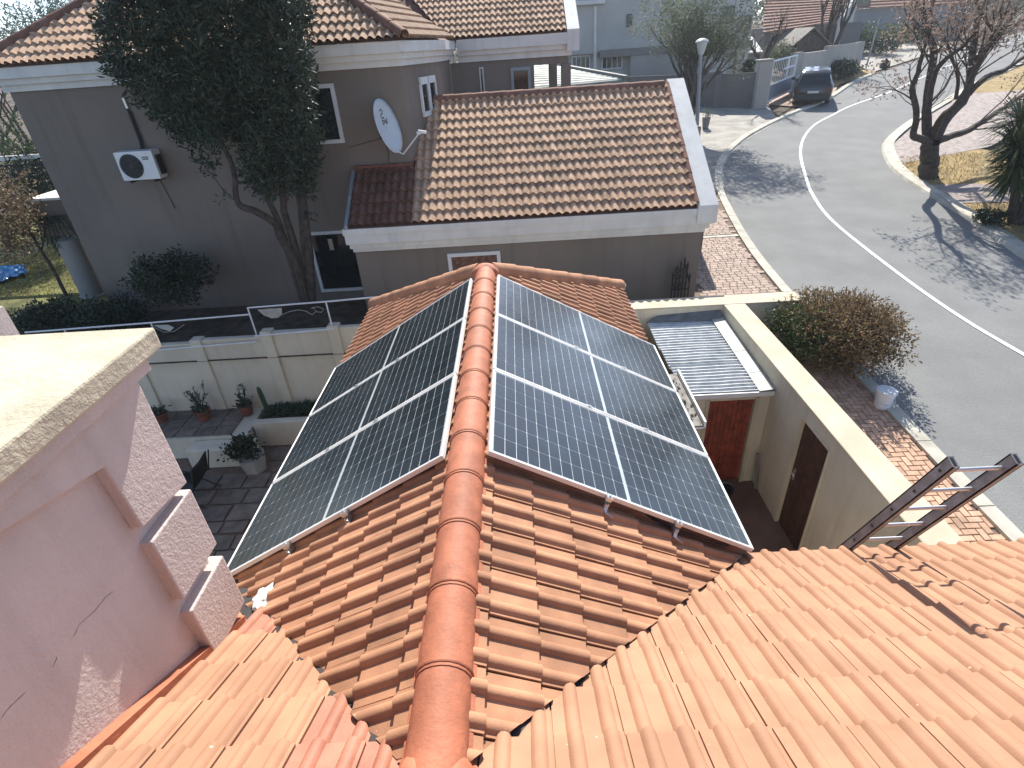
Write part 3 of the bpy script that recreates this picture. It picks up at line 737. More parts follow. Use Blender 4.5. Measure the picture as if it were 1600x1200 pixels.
for a, b in ((SY0-.03, 4.6), (4.6, 5.25), (5.25, 6.52)):
    fl.hexa([V((3.89, a, zs(a)+.03)), V((4.085, a, zs(a)+.05)), V((4.085, b-.01, zs(b)+.05)), V((3.86, b-.01, zs(b)+.03)), V((3.86, a, zs(a)+.036)), V((4.085, a, zs(a)+.06)), V((4.085, b-.01, zs(b)+.06)), V((3.86, b-.01, zs(b)+.036))])
fl.build('flashing', FLASH, sh)
MB().box(SX0-.01, 4.09, SY0-.035, SY0-.012, zf-.06, zf+.015).build('fascia', WHITEM, sh)
bk = MB(); bk.hexa([V((SX0-.05, 6.44, zs(6.4)+.03)), V((4.05, 6.40, zs(6.4)+.03)), V((4.05, 6.56, zs(6.5)+.16)), V((SX0+.2, 6.56, zs(6.5)+.11)), V((SX0-.05, 6.44, zs(6.4)+.036)), V((4.05, 6.40, zs(6.4)+.036)), V((4.05, 6.56, zs(6.5)+.166)), V((SX0+.2, 6.56, zs(6.5)+.116))])
bk.build('back_flashing', M('old_flashing', (.20, .21, .21), .6, .2, 6, .1, 40, stain=.3), sh)
pp = MB().tube([(4.07, 4.0, -4.18), (4.06, 4.05, -3.9), (4.04, 4.12, -3.55)], .025, 8)
tag(pp.build('waste_pipe', CONC, None, smooth=True), 'short grey pipe rising in the corner beside red shed door', 'pipe')
q = az(1140, 762, -4.2)
b = thing('bin', 'black bucket standing by the red shed door', 'bucket', (3.42, 3.72, -4.2))
MB().lathe((3.42, 3.72, -4.2), [(.11, 0), (.14, .28), (.155, .29), (.155, .31), (.13, .31), (.11, .04), (0, .03)], 18).build('body', BLACK, b, smooth=True)
MB().tube([(3.42+.15*math.cos(t), 3.72+.03, -3.9+.10*math.sin(t)) for t in [math.pi*k/8 for k in range(9)]], .005, 5).build('handle', ALU, b, smooth=True)
# ------------------------------------------------------------------ ladder
lad = thing('ladder', 'aluminium extension ladder leaning over the sunlit tiled eave', 'ladder', (2.88, 1.3, -4.2))
dl = V((0, -.54, 1.33)).normalized(); nl = V((1, 0, 0)).cross(dl).normalized()
for x in (2.72, 3.06):
    top = V((x, -.44, .135)); bot = top-dl*4.66
    mb = MB(); 
    wx, wy, t = .013, .036, .004                              # hollow channel
    o0, o1 = bot, top
    X = V((1, 0, 0))
    for sx, sn, hx, hn in ((-1, 0, t, wy), (1, 0, t, wy), (0, -1, wx+t, t), (0, 1, wx+t, t)):
        mb.obox((o0+o1)/2+X*(sx*wx)+nl*(sn*(wy-t)), dl*2.33, X*hx, nl*hn)
    r = mb.build('rail', LADDER, lad)
    hl = MB()
    for k in range(17):
        c = top-dl*(.10+.267*k); hl.lathe(c+X*((-1 if x < 2.9 else 1)*(wx+.0045)), [(.011, 0), (.011, .002), (0, .002)], 8, X*(-1 if x < 2.9 else 1))
    hl.build('rivet', BLACK, r)
    MB().obox(top-dl*.004, dl*.004, X*.012, nl*.030).build('end_cap', BLACK, r)
for k in range(17):
    c = V((0, -.44, .135))-dl*(.10+.267*k); mb = MB()
    mb.tube([c+V((2.735, 0, 0)), c+V((3.045, 0, 0))], .0125, 10); mb.build('rung', ALU, lad, smooth=True)
# ------------------------------------------------------------------ things on the street edge
bc = thing('paint_bucket', 'white plastic bucket with lid standing on the brick pavement', 'bucket', (6.1, 4.56, H(4.56)))
z = H(4.56)+.012; c = (6.1, 4.56, z)
MB().lathe(c, [(.115, 0), (.137, .27), (.145, .275), (.145, .295), (.138, .30)], 24).build('body', WHITEM, bc, smooth=True)
MB().lathe((6.1, 4.56, z+.298), [(.150, -.02), (.152, .010), (.146, .016), (.06, .020), (0, .021)], 24).build('lid', WHITEM, bc, smooth=True)
MB().tube([(6.1-.15, 4.56-.02, z+.22), (6.1-.165, 4.56-.08, z+.15), (6.1-.10, 4.56-.13, z+.10), (6.1+.0, 4.56-.15, z+.09), (6.1+.12, 4.56-.10, z+.14), (6.1+.15, 4.56-.02, z+.22)], .005, 5).build('handle', ALU, bc, smooth=True)
# ================================================================== left courtyard
fe = thing('fence_wall', 'cream precast fence wall with pillars behind the potted plants', 'wall', (-5, 7.05, -4.5))
FY = 7.0
def pcol(x, zt, nm='pillar'): bevel(MB().box(x-.11, x+.11, FY-.05, FY+.16, -4.5, zt).build(nm, CREAM, fe), .01)
tops = [(-9.6, -7.47, -2.47), (-7.47, -6.1, -2.44), (-6.1, -4.66, -2.38), (-4.66, -3.32, -2.30), (-3.32, -1.8, -2.27)]
for a, b_, zt in tops:
    MB().box(a+.11, b_-.11, FY, FY+.10, -4.5, zt-.06).build('panel', CREAM, fe)
    bevel(MB().box(a+.11, b_-.11, FY-.010, FY+.115, zt-.0602, zt).build('cap_strip', CREAM, fe), .008)
for x, zt in ((-7.47, -2.40), (-6.1, -2.36), (-4.66, -2.26), (-3.32, -2.22), (-1.9, -2.2)): pcol(x, zt)
MB().box(-7.2, 1.6, FY+.101, FY+.14, -4.5, -2.5).build('back_leaf', CREAM, fe)
rl = thing('fence_rail', 'thin steel rail frame with torn plastic sheeting above the fence wall', 'railing', (-4.5, 7.05, -2.4))
mb = MB()
def T(*p, r=.017): mb.tube([V(q) for q in p], r, 6)
yR = FY+.03
T((-9.4, yR, -2.02), (-6.97, yR, -1.965), (-4.89, yR, -1.905)); T((-4.86, yR, -1.765), (-3.33, yR, -1.73), (-1.7, yR, -1.67))
mb.build('top_rail', WHITEM, rl)
for x, z0, z1 in ((-6.85, -2.52, -1.97), (-4.87, -2.45, -1.76), (-3.34, -2.28, -1.73), (-8.6, -2.55, -2.0)):
    MB().tube([V((x, yR, z0)), V((x, yR, z1))], .016, 6).build('post', WHITEM, rl)
MB().tube([V((-7.3, FY-.06, -2.53)), V((-4.87, FY-.06, -2.45))], .016, 6).build('lower_rail', WHITEM, rl)
MB().tube([V((-4.87, FY-.06, -2.33)), V((-3.3, FY-.05, -2.27))], .016, 6).build('lower_rail', WHITEM, rl)
# torn clear sheeting: opaque white scraps still hanging from the rail
def scrap(pts, z=yR-.01):
    m2 = MB(); P = [at(x, y, z) for x, y in pts]; n = len(P)
    for i in range(n): P[i] = P[i]+V((0, .02*math.sin(i*1.7), 0))
    m2.prism(P, V((0, .006, 0))); return m2
SHEET = M('plastic_scrap', (.40, .40, .36), .5, .08, 6, .1, 40)
scrap([(402, 484), (420, 483), (440, 481), (441, 491), (434, 497), (424, 498), (412, 492)]).build('sheet_scrap', SHEET, rl)
scrap([(240, 508), (262, 508), (272, 512), (266, 517), (250, 514)]).build('sheet_scrap', SHEET, rl)
for pts in ([(440, 492), (452, 487), (466, 484), (478, 486), (488, 492), (494, 486), (488, 480)], [(240, 511), (256, 519), (272, 518), (288, 507)], [(486, 482), (496, 479), (506, 483), (502, 488), (494, 487)]):
    MB().tube([at(x, y, yR-.01) for x, y in pts], .006, 5).build('torn_edge', SHEET, rl, smooth=True)
# raised terrace, ledges, planter
ter = thing('terrace', 'raised paved terrace with plastered edge below the fence wall', 'terrace', (-6.4, 6.4, -4.5))
MB().box(-9, -5.18, 5.98, 6.99, -4.51, -4.03).build('wall', CREAM, ter)
for i in range(10):
    for j in range(3):
        x0 = -9+.39*i; y0 = 6.02+.32*j
        if x0+.39 < -5.15: bevel(MB().box(x0+.012, x0+.378, y0+.012, y0+.308, -4.028, -4.0+random.uniform(-.003, .003)).build('terrace_slab', SLAB, ter), .006)
led = thing('garden_ledge', 'low plastered bench ledge in front of the raised terrace', 'ledge', (-5.7, 5.85, -4.5))
bevel(MB().box(-6.25, -4.95, 5.62, 5.965, -4.51, -4.07).build('ledge_body', CREAM, led), .02, 2)
pln = thing('planter_wall', 'plastered raised planter bed full of dark succulents', 'planter', (-4.2, 6.6, -4.5))
bevel(MB().box(-5.14, -1.7, 6.25, 6.42, -4.51, -3.93).build('front_wall', CREAM, pln), .015, 2)
MB().box(-5.14, -1.7, 6.422, 6.98, -4.51, -3.97).build('soil', SOIL, pln)
# ================================================================== plants
LD = leafmat('dark_leaf', [(.016, .028, .015), (.028, .046, .024), (.02, .035, .022), (.05, .07, .04)], .42, .10)
LG = leafmat('green_leaf', [(.05, .085, .025), (.08, .12, .04), (.035, .06, .02), (.12, .15, .06)], .5, .3)
LP = leafmat('pale_green_leaf', [(.14, .17, .11), (.19, .215, .15), (.11, .14, .09), (.23, .21, .13)], .6, .35)
LR = leafmat('russet_leaf', [(.25, .17, .135), (.31, .225, .18), (.19, .13, .105), (.35, .28, .22)], .65, .35)
LO = leafmat('hedge_leaf', [(.21, .125, .065), (.13, .09, .055), (.30, .21, .10), (.085, .08, .04)], .6, .3)
LS_ = leafmat('succulent_leaf', [(.03, .06, .03), (.05, .08, .045), (.04, .07, .05)], .5, .1)
LY = leafmat('yucca_leaf', [(.05, .075, .022), (.09, .12, .04), (.03, .05, .02), (.14, .16, .06)], .5, .25)
LB = leafmat('bluegrey_leaf', [(.09, .13, .11), (.13, .17, .14), (.07, .10, .09), (.19, .22, .17)], .7, .35)
def rnd_dir():
    z = random.uniform(-1, 1); t = random.uniform(0, 6.283); r = math.sqrt(1-z*z); return V((r*math.cos(t), r*math.sin(t), z))
def leaf(mb, p, d, L, wd, fold=.25):
    d = d.normalized(); a = d.cross(rnd_dir())
    if a.length < .05: a = d.cross(V((1, .3, .2)))
    a.normalize(); b = a.cross(d)
    mb.add([p, p+d*L*.5+a*wd/2+b*wd*fold, p+d*L, p+d*L*.5-a*wd/2+b*wd*fold], [(0, 1, 2, 3)])
def clump(mb, c, r, n, L, wd, up=.2, squash=.8):
    for _ in range(n):
        q = rnd_dir()*(r*random.random()**.5); q.z *= squash
        leaf(mb, V(c)+q, rnd_dir()+q.normalized()*.6+V((0, 0, up)), L*random.uniform(.6, 1.25), wd*random.uniform(.7, 1.2))
def branch_set(mb, p, d, L, r, depth, tips, spread=.55, up=.12, seg=4, minr=.006, kids=(2, 3), shrink=.72):
    pts = [V(p)]; rad = [r]; d = d.normalized(); q = V(p)
    for i in range(seg):
        d = (d+rnd_dir()*.16+V((0, 0, up*.35))).normalized(); q = q+d*(L/seg); pts.append(q.copy()); rad.append(r*(1-.45*(i+1)/seg))
    mb.tube(pts, rad, 6 if r > .03 else 4, caps=False)
    tips.append((q.copy(), d.copy(), depth))
    if depth <= 0 or rad[-1] < minr: return
    for k in range(random.randint(*kids)):
        t = random.uniform(.45, 1.0); i = min(seg, max(1, round(t*seg)))
        nd = (d+rnd_dir()*spread+V((0, 0, up))).normalized()
        branch_set(mb, pts[i], nd, L*shrink*random.uniform(.75, 1.15), rad[i]*.68, depth-1, tips, spread, up, seg, minr, kids, shrink)
def limb(mb, pts, r0, r1, n=8):
    P = []
    for i in range(len(pts)-1):
        p0, p1, p2, p3 = (V(pts[max(i-1, 0)]), V(pts[i]), V(pts[i+1]), V(pts[min(i+2, len(pts)-1)]))
        for k in range(4):
            t = k/4; P.append(.5*((2*p1)+(-p0+p2)*t+(2*p0-5*p1+4*p2-p3)*t*t+(-p0+3*p1-3*p2+p3)*t**3))
    P.append(V(pts[-1])); m = len(P)
    mb.tube([p+rnd_dir()*r1*.25 for p in P], [r0+(r1-r0)*i/(m-1) for i in range(m)], n, caps=False); return P
# --- the big dark evergreen against the neighbour's wall
ev = thing('evergreen_tree', 'tall dark multi-stemmed evergreen tree against the grey house wall', 'tree', (-4.9, 8.75, -2.8))
mb = MB(); Y0 = 8.75
base = V((-4.78, Y0, -2.85))
stems = [
    [(478, 470, 8.75), (462, 410, 8.75), (438, 372, 8.7), (430, 350, 8.65), (400, 330, 8.5), (372, 318, 8.4), (366, 270, 8.45), (352, 235, 8.5), (335, 200, 8.5), (300, 120, 8.4)],
    [(474, 470, 8.8), (452, 400, 8.8), (437, 350, 8.8), (415, 300, 8.75), (400, 240, 8.7), (380, 150, 8.6), (350, 40, 8.5)],
    [(480, 470, 8.8), (462, 390, 8.85), (444, 330, 8.85), (440, 270, 8.8), (430, 180, 8.8), (410, 60, 8.7)],
    [(484, 470, 8.85), (478, 390, 8.9), (470, 310, 8.9), (468, 240, 8.9), (450, 120, 8.9), (440, 20, 8.9)],
    [(487, 470, 8.8), (484, 400, 8.8), (476, 330, 8.8), (474, 270, 8.8), (462, 215, 8.85), (452, 160, 8.9)]]
rr = [(.10, .03), (.085, .03), (.10, .035), (.12, .04), (.10, .03)]
for s, (r0, r1) in zip(stems, rr): limb(mb, [at(*q) for q in s], r0, r1)
limb(mb, [at(372, 318, 8.4), at(345, 292, 8.3), at(330, 268, 8.25)], .014, .006)
mb.build('trunk', BARK, ev, smooth=True)
mb = MB()
def inside(px, py):                                           # crown outline in the survey photo
    xl = 158 if py < 60 else 158+(py-60)*.35 if py < 120 else 182+(py-120)*1.02 if py < 230 else 294+(py-230)*1.6 if py < 262 else 346+(py-262)*1.4
    xr = 478-.06*py if py < 60 else 474+(py-60)*.17 if py < 130 else 488 if py < 200 else 498-(py-200)*.05
    return xl < px < xr
n = 0
random.seed(41)
while n < 2700:
    px, py = random.uniform(150, 505), random.uniform(-260, 300)
    if py < 0: ok = 170+abs(py)*.12 < px < 470-abs(py)*.2
    else: ok = inside(px, py)
    if not ok: continue
    if py > 215 and not ((385 < px < 430) or (px > 445 and py < 330)): 
        if random.random() > .25: continue
    dep = random.gauss(8.55, .42); dep = min(9.45, max(7.6, dep))
    c = at(px, py, dep); clump(mb, c, .18, 18, .135, .044, .35, 1.0); n += 1
for (px, py, dd, k) in ((322, 262, 8.25, 6), (335, 258, 8.25, 5), (316, 250, 8.25, 3), (405, 285, 8.6, 8), (412, 300, 8.6, 6), (482, 300, 8.7, 8), (490, 250, 8.7, 6), (486, 340, 8.7, 4), (396, 262, 8.5, 8), (352, 306, 8.3, 2), (447, 300, 8.8, 5), (470, 285, 8.8, 8), (455, 250, 8.8, 10)):
    for _ in range(k): clump(mb, at(px+random.uniform(-9, 9), py+random.uniform(-10, 10), dd), .09, 8, .12, .036, .3)
o = mb.build('crown', LD, ev)
# --- helpers for smaller plants
def shrub(name, label, cat, c, r, h, n, mat, L, wd, group=None, stems=5, per=10, top=None):
    t = thing(name, label, cat, c, group); mb = MB(); tips = []
    for _ in range(stems):
        d = V((random.uniform(-.5, .5), random.uniform(-.5, .5), 1)); limb(mb, [V(c), V(c)+d*h*.35, V(c)+d*h*.62], .018, .006, 5)
    mb.build('stem', BARK, t, smooth=True)
    a = MB(); b2 = MB()
    for _ in range(n):
        q = rnd_dir(); k = random.random()**.4
        k *= 1+.18*math.sin(q.x*7+q.y*5+c[0])
        p = V(c)+V((q.x*r*k, q.y*r*k, h*.55+q.z*h*.45*k))
        clump(b2 if top and (top(p)) else a, p, r*.13+.05, per, L, wd, .3)
    a.build('foliage', mat, t)
    if b2.v: b2.build('foliage', top.mat, t)
    return t
# garden shrub on the neighbour's side
shrub('garden_shrub', 'dark leafy shrub below the air conditioner on the grey wall', 'shrub', tuple(at(282, 478, 8.6)), .82, 1.15, 420, LD, .085, .05)
shrub('hedge_bush', 'low dark hedge left of the grey house corner', 'hedge', (-8.9, 8.5, -2.85), .9, .75, 420, LD, .08, .045)
shrub('hedge_bush', 'low dark hedge by the lawn, partly behind the pink coping', 'hedge', (-10.4, 8.6, -2.85), .9, .8, 380, LD, .08, .045)
# --- street hedge by the boundary wall
class _T: pass
def top(p): return p.x < 5.35+random.uniform(-.2, .2) and p.z < -1.85+random.uniform(-.3, .3)
top.mat = LG
sb_ = shrub('street_bush', 'wide bush with brownish top growing beside boundary wall and road', 'bush', (5.85, 5.85, H(5.85)), 1.02, 1.16, 1900, LO, .07, .032, stems=14, per=12, top=top)
random.seed(31)
mb = MB(); lf = MB()
for _ in range(150):
    a = random.uniform(0, 6.283); r = 1.0*random.random()**.5; p = V((5.85+r*math.cos(a), 5.85+r*math.sin(a), H(5.85)+.55+.55*math.sqrt(max(0, 1-r*r)))); d = (V((math.cos(a)*r*.8, math.sin(a)*r*.8, .8))+rnd_dir()*.35).normalized(); L_ = random.uniform(.12, .30)
    mb.tube([p, p+d*L_], [.005, .002], 4)
    for k in range(6): leaf(lf, p+d*L_*(.3+.12*k), rnd_dir()+d, .055, .022)
mb.build('twig', BARK, sb_)['kind'] = 'stuff'; lf.build('twig_leaves', LO, sb_)['kind'] = 'stuff'
# --- potted plants along the fence
def pot(mb, c, r, h): mb.lathe(c, [(r*.72, 0), (r*.95, h*.8), (r*1.06, h*.82), (r*1.06, h), (r*.9, h), (r*.85, h*.86), (0, h*.84)], 18)
def branchy(name, label, c, hgt, n, potr, grp='potted plants along the fence wall'):
    t = thing(name, label, 'potted plant', c, grp); mb = MB(); pot(mb, c, potr, potr*1.5); mb.build('pot', POT, t, smooth=True)
    mb = MB(); lf = MB(); b0 = V(c)+V((0, 0, potr*1.3))
    for k in range(n):
        d = V((random.uniform(-.6, .6), random.uniform(-.35, .35), 1)); tips = []
        branch_set(mb, b0, d, hgt*random.uniform(.4, .75), .013, 1, tips, .5, .3, 3, .003, (1, 2))
        for p, dd, dep in tips:
            for i in range(7): leaf(lf, p-dd*random.uniform(0, .12), rnd_dir()+dd, .06, .022)
    for _ in range(60): leaf(lf, b0+V((random.uniform(-potr, potr), random.uniform(-potr, potr), random.uniform(0, .1))), rnd_dir()+V((0, 0, .6)), .12, .04)
    mb.build('stem', BARK, t, smooth=True); lf.build('foliage', LS_, t); return t
branchy('potted_plant', 'branching succulent in a terracotta pot against the first fence panel', (-6.30, 6.62, -4.0), .55, 9, .16)
branchy('potted_plant', 'thin upright succulent in terracotta pot beside the columnar cactus', (-5.45, 6.74, -4.0), .62, 6, .15)
t = branchy('potted_plant', 'small pale rosette plant in a pot, mostly behind the pink wall', (-7.2, 6.62, -4.0), .12, 6, .14)
ca = thing('cactus', 'single dark columnar cactus standing before the fence wall', 'cactus', (-5.0, 6.72, -3.97))
mb = MB(); rib = []
for z, r in ((0, .045), (.2, .05), (.45, .05), (.58, .042), (.63, .02)): rib.append((r, z))
n = 14
vs = []; fs = []
for r, z in rib:
    for k in range(n):
        rr_ = r*(1 if k % 2 else .78); th = 6.2832*k/n; vs.append((-5.0+rr_*math.cos(th)-.06*z, 6.72+rr_*math.sin(th), -3.99+z))
for i in range(len(rib)-1):
    for k in range(n): fs.append((i*n+k, i*n+(k+1) % n, (i+1)*n+(k+1) % n, (i+1)*n+k))
fs.append(tuple(range((len(rib)-1)*n, len(rib)*n))); mb.add(vs, fs); mb.build('body', LS_, ca)
mb = MB(); bl = MB()
for i in range(90):                                           # aloes and rosettes in the planter
    c = V((random.uniform(-4.95, -2.5), random.uniform(6.48, 6.9), -3.98)); k = random.uniform(.6, 1.2)
    for j in range(14):
        a = random.uniform(0, 6.28); d = V((math.cos(a), math.sin(a), random.uniform(.3, 1.4))); leaf(mb, c, d, .19*k, .045, .4)
su = mb.build('succulent_bed', LS_, kind='stuff')
hx = thing('planter_pot', 'hexagonal white planter with a dark leafy plant', 'planter', (-4.92, 5.55, -4.5))
MB().lathe((-4.92, 5.5, -4.5), [(.2, 0), (.27, .34), (.24, .34), (.22, .3), (0, .29)], 6).build('pot', M('white_planter', (.40, .39, .36), .8, .08, 3, .1, 40, stain=.2), hx)
mb = MB()
for _ in range(90): clump(mb, V((-5.02+random.gauss(0, .14), 5.52+random.gauss(0, .13), -4.1+random.uniform(-.05, .36))), .08, 9, .075, .05)
mb.build('foliage', LD, hx)
mb = MB(); limb(mb, [(-4.95, 5.5, -4.25), (-5.0, 5.5, -4.0), (-5.03, 5.5, -3.8)], .03, .015); mb.build('stem', BARK, hx, smooth=True)
# sling chair half hidden by the pink wall
chs = thing('garden_chair', 'dark slung garden chair half hidden behind the pink wall', 'chair', (-5.75, 4.75, -4.5))
mb = MB(); P0 = V((-5.75, 4.75, -4.5))
def loc(x, y, z): return P0+V((x, y, z))
seat = [(-.25, -.22, .40), (.25, -.22, .40), (.27, .2, .36), (-.27, .2, .36)]
mb = MB(); N_ = 8
vs = []; fs = []
for i in range(N_+1):
    t = i/N_; prof = (-.25+.50*min(1, t*1.7), .40-.07*math.sin(min(1, t*1.7)*3.14)+(max(0, t-.55)*1.05))
    for s_ in (-.27, 0, .27): vs.append(loc(prof[0]+max(0, t-.55)*.25, s_, prof[1]-(.03 if s_ == 0 else 0)))
for i in range(N_):
    for k in range(2): fs.append((i*3+k, i*3+k+1, i*3+k+4, i*3+k+3))
mb.add(vs, fs); sg = mb.build('sling', BLACK, chs, smooth='all'); sm = sg.modifiers.new('s', 'SOLIDIFY'); sm.thickness = .012
for s_ in (-.29, .29):
    MB().tube([loc(-.28, s_, .42), loc(.0, s_, .36), (loc(.25, s_, .42)), loc(.40, s_, .88)], .012, 6).build('frame', DARK, chs, smooth=True)
    MB().tube([loc(-.2, s_, .40), loc(.36, s_, 0)], .011, 6).build('leg', DARK, chs); MB().tube([loc(.22, s_, .42), loc(-.3, s_, 0)], .011, 6).build('leg', DARK, chs)
# --- big bare tree with russet leaves on the right verge
random.seed(23)
bt = thing('verge_tree', 'large bare spreading tree with russet leaf remnants on the verge', 'tree', tuple(gp(1449, 279)))
YB = gp(1449, 279).y
mb = MB(); tips = []
def zz(x, y, d=0): return at(1360+x/3.333, 40+y/3.333, YB+d)
fork = zz(315, 605)
limb(mb, [V(gp(1449, 279))-V((0, 0, .1)), zz(305, 790), zz(305, 720), zz(310, 650), fork], .30, .22, 12)
limbs = [
    ([(310, 620, 0), (270, 590, -.3), (225, 570, -.7), (240, 470, -1.0), (218, 330, -1.2), (248, 240, -1.3), (270, 150, -1.4)], .12, .05),
    ([(300, 610, 0), (292, 480, .1), (300, 330, .2), (328, 130, .4), (290, 10, .6), (270, -100, .8)], .15, .06),
    ([(325, 610, 0), (400, 475, .5), (495, 370, 1.0), (528, 190, 1.4), (550, 10, 1.8), (560, -120, 2)], .17, .06),
    ([(320, 590, 0), (370, 480, -.4), (470, 385, -.8), (590, 150, -1.2), (700, 10, -1.6)], .11, .05),
    ([(340, 605, 0), (420, 575, .4), (520, 540, .9), (660, 450, 1.5), (780, 370, 2.2), (900, 300, 2.8)], .12, .05),
    ([(495, 370, 1.0), (600, 270, 1.3), (700, 230, 1.6), (800, 165, 2.0), (950, 90, 2.4)], .10, .04),
    ([(295, 480, .1), (330, 270, -.4), (385, 180, -.8), (480, 110, -1.2), (560, 20, -1.5)], .09, .035),
    ([(445, 380, .8), (457, 280, .6), (430, 180, .3), (400, 90, .1)], .06, .03),
    ([(310, 400, .2), (380, 330, .6), (430, 240, 1.0), (500, 140, 1.3)], .05, .02),
    ([(528, 200, 1.4), (620, 100, 1.0), (690, 20, .6), (760, -80, .3)], .08, .03)]
for pts, r0, r1 in limbs:
    P = limb(mb, [zz(*q) for q in pts], r0, r1)
    m = len(P)
    for k in range(9):
        i = random.randint(int(m*.40), m-1); d = (P[min(i+1, m-1)]-P[max(i-1, 0)]).normalized()
        branch_set(mb, P[i], d+rnd_dir()*.8+V((0, 0, .2)), random.uniform(.7, 1.3), r1*.5, 3, tips, .7, .1, 4, .004, (2, 3), .72)
mb.build('trunk', BARK, bt, smooth=True)
mb = MB()
for p, d, dep in tips:
    if dep > 2: continue
    if random.random() < .8:
        clump(mb, p, .30, 12, .10, .05, -.1)
mb.build('crown', LR, bt)
# --- yucca on the verge
def yucca(c, h, n, L, label, name='yucca'):
    t = thing(name, label, 'plant', c); mb = MB(); lf = MB(); heads = []
    for k in range(5):
        d = V((-.32+.16*k, .25*math.sin(k*2.1), 1)); e = V(c)+d*h*(.62, .95, .8, 1.0, .7)[k]
        limb(mb, [V(c)+V((random.uniform(-.2, .2), random.uniform(-.15, .15), -.05)), V(c)+d*h*.3, e], .13, .08, 8); heads.append(e); heads.append(V(c)+d*h*.55); heads.append(V(c)+d*h*.75)
    mb.build('trunk', BARK, t, smooth=True)
    for e in heads:
        for _ in range(n):
            d = rnd_dir(); d.z = d.z*.9+.15; L_ = L*random.uniform(.75, 1.15); d.normalize(); a = d.cross(V((0, 0, 1))); a = a.normalized() if a.length > .05 else V((1, 0, 0)); w_ = .03
            m_ = e+d*L_*.6; tp = e+d*L_+V((0, 0, -.12*L_*(1-abs(d.z))))
            lf.add([e-a*w_*.6, e+a*w_*.6, m_+a*w_, m_-a*w_, tp], [(0, 1, 2, 3), (3, 2, 4)])
    lf.build('crown', LY, t); return t
random.seed(5)
yucca(tuple(gp(1582, 352)), 2.6, 130, .9, 'dark spiky yucca clump at the right edge of the verge')
shrub('verge_shrub', 'low round shrub at the foot of the yucca', 'shrub', tuple(gp(1545, 352)), .38, .4, 120, LD, .08, .05)
shrub('verge_shrub', 'dark shrub on the verge right of the yucca', 'shrub', (14.2, 10.2, H(10.2)), .8, 1.0, 300, LD, .09, .05)
# ================================================================== neighbour: house and garage
def roman(w, h=.052):                                         # one wave of an S tile
    P = []
    for k in range(9):
        t = k/8; P.append((w*t, .012+h*max(0, math.sin(math.pi*min(1, max(0, (t-.08)/.72))))**.8 if .08 < t < .80 else .010))
    return P
NW, NG = .160, .300
tile_n = tile_mesh('roof_tile', roman(NW+.004), NW, NG, .03, .040, .034, TILEN)
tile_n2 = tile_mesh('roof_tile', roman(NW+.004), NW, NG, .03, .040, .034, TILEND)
PN = math.radians(31.7); cN, sN, tN = math.cos(PN), math.sin(PN), math.tan(PN)
def window(parent, x0, x1, z0, z1, Y, fw=.07, inner=GLASS, mull=0, frame=FRAMEW, nm='window'):
    mb = MB(); y0, y1 = Y-.05, Y+.02
    mb.box(x0, x1, y0, y1, z1-fw, z1); mb.box(x0, x1, y0, y1, z0, z0+fw); mb.box(x0, x0+fw, y0, y1, z0+fw, z1-fw); mb.box(x1-fw, x1, y0, y1, z0+fw, z1-fw)
    f = mb.build(nm, frame, parent)
    for k in range(mull): 
        x = x0+(x1-x0)*(k+1)/(mull+1); mb2 = MB().box(x-.02, x+.02, y0+.012, y1, z0+fw, z1-fw); mb2.build('mullion', frame, f)
    MB().box(x0+fw, x1-fw, Y-.02, Y-.012, z0+fw, z1-fw).build('pane', inner, f)
    return f
GY = 8.60
ng = thing('neighbour_garage', "grey garage wing with sunlit brown wave-tile roof and white parapet", 'building', (.6, 10, -2.8))
gx0, gx1 = -3.06, 4.22
b = MB(); wx0, wx1, wz0, wz1 = -1.12, .0, -2.45, -1.43
b.box(gx0, wx0, GY, GY+.15, -2.9, -1.2); b.box(wx1, gx1, GY, GY+.15, -2.9, -1.2); b.box(wx0, wx1, GY, GY+.15, wz1, -1.2); b.box(wx0, wx1, GY, GY+.15, -2.9, wz0)
b.box(gx1-.15, gx1, GY+.151, 14.6, -2.9, -.75); b.box(gx0, gx0+.15, GY+.151, 9.76, -2.9, -1.2)
b.prism([V((gx1-.15, GY+.16, -.752)), V((gx1-.15, 11.5, .98)), V((gx1-.15, 14.5, -.752))], V((.149, 0, 0)))
b.build('wall', GREYW, ng)
window(ng, wx0-.0, wx1, wz0, wz1+.0, GY, .075, CURT)
# stepped fascia: three courses, each set back
for (z0, z1, y0, xo) in ((-.86, -.74, 8.34, .0), (-1.06, -.862, 8.37, .03), (-1.17, -1.062, 8.44, .10), (-1.26, -1.172, 8.50, .16)):
    MB().box(gx0-.1+xo*.6, 4.40-xo, y0, GY+.10, z0, z1).build('fascia', WHITE, ng)
EYN, EZN = 8.36, -.715
def nz(y): return EZN+(y-EYN)*tN
rg = MB(); rg.poly(V((-3.06, EYN, nz(EYN)-.01)), V((3.98, EYN, nz(EYN)-.01)), V((3.98, 11.55, nz(11.55)-.01)), V((-1.75, 11.55, nz(11.55)-.01)), V((-1.75, 9.77, nz(9.77)-.01)), V((-3.06, 9.77, nz(9.77)-.01)))
rg.poly(V((-1.75, 11.55, nz(11.55)-.01)), V((3.98, 11.55, nz(11.55)-.01)), V((3.98, 14.7, EZN)), V((-1.75, 14.7, EZN)))
rgo = rg.build('roof', TILEND, ng)
O = V((0, EYN, EZN)); U, W = V((1, 0, 0)), V((0, cN, sN))
pm = [V((-1.73, EYN, nz(EYN))), V((3.95, EYN, nz(EYN))), V((3.95, 11.50, nz(11.50))), V((-1.73, 11.50, nz(11.50)))]
tile_roof(rgo, O, U, W, uv_poly(O, U, W, pm), NW, NG, tile_n, TILEN, -1.73-NW*2, -.02, limit=300, lap=.03, jit=.004)
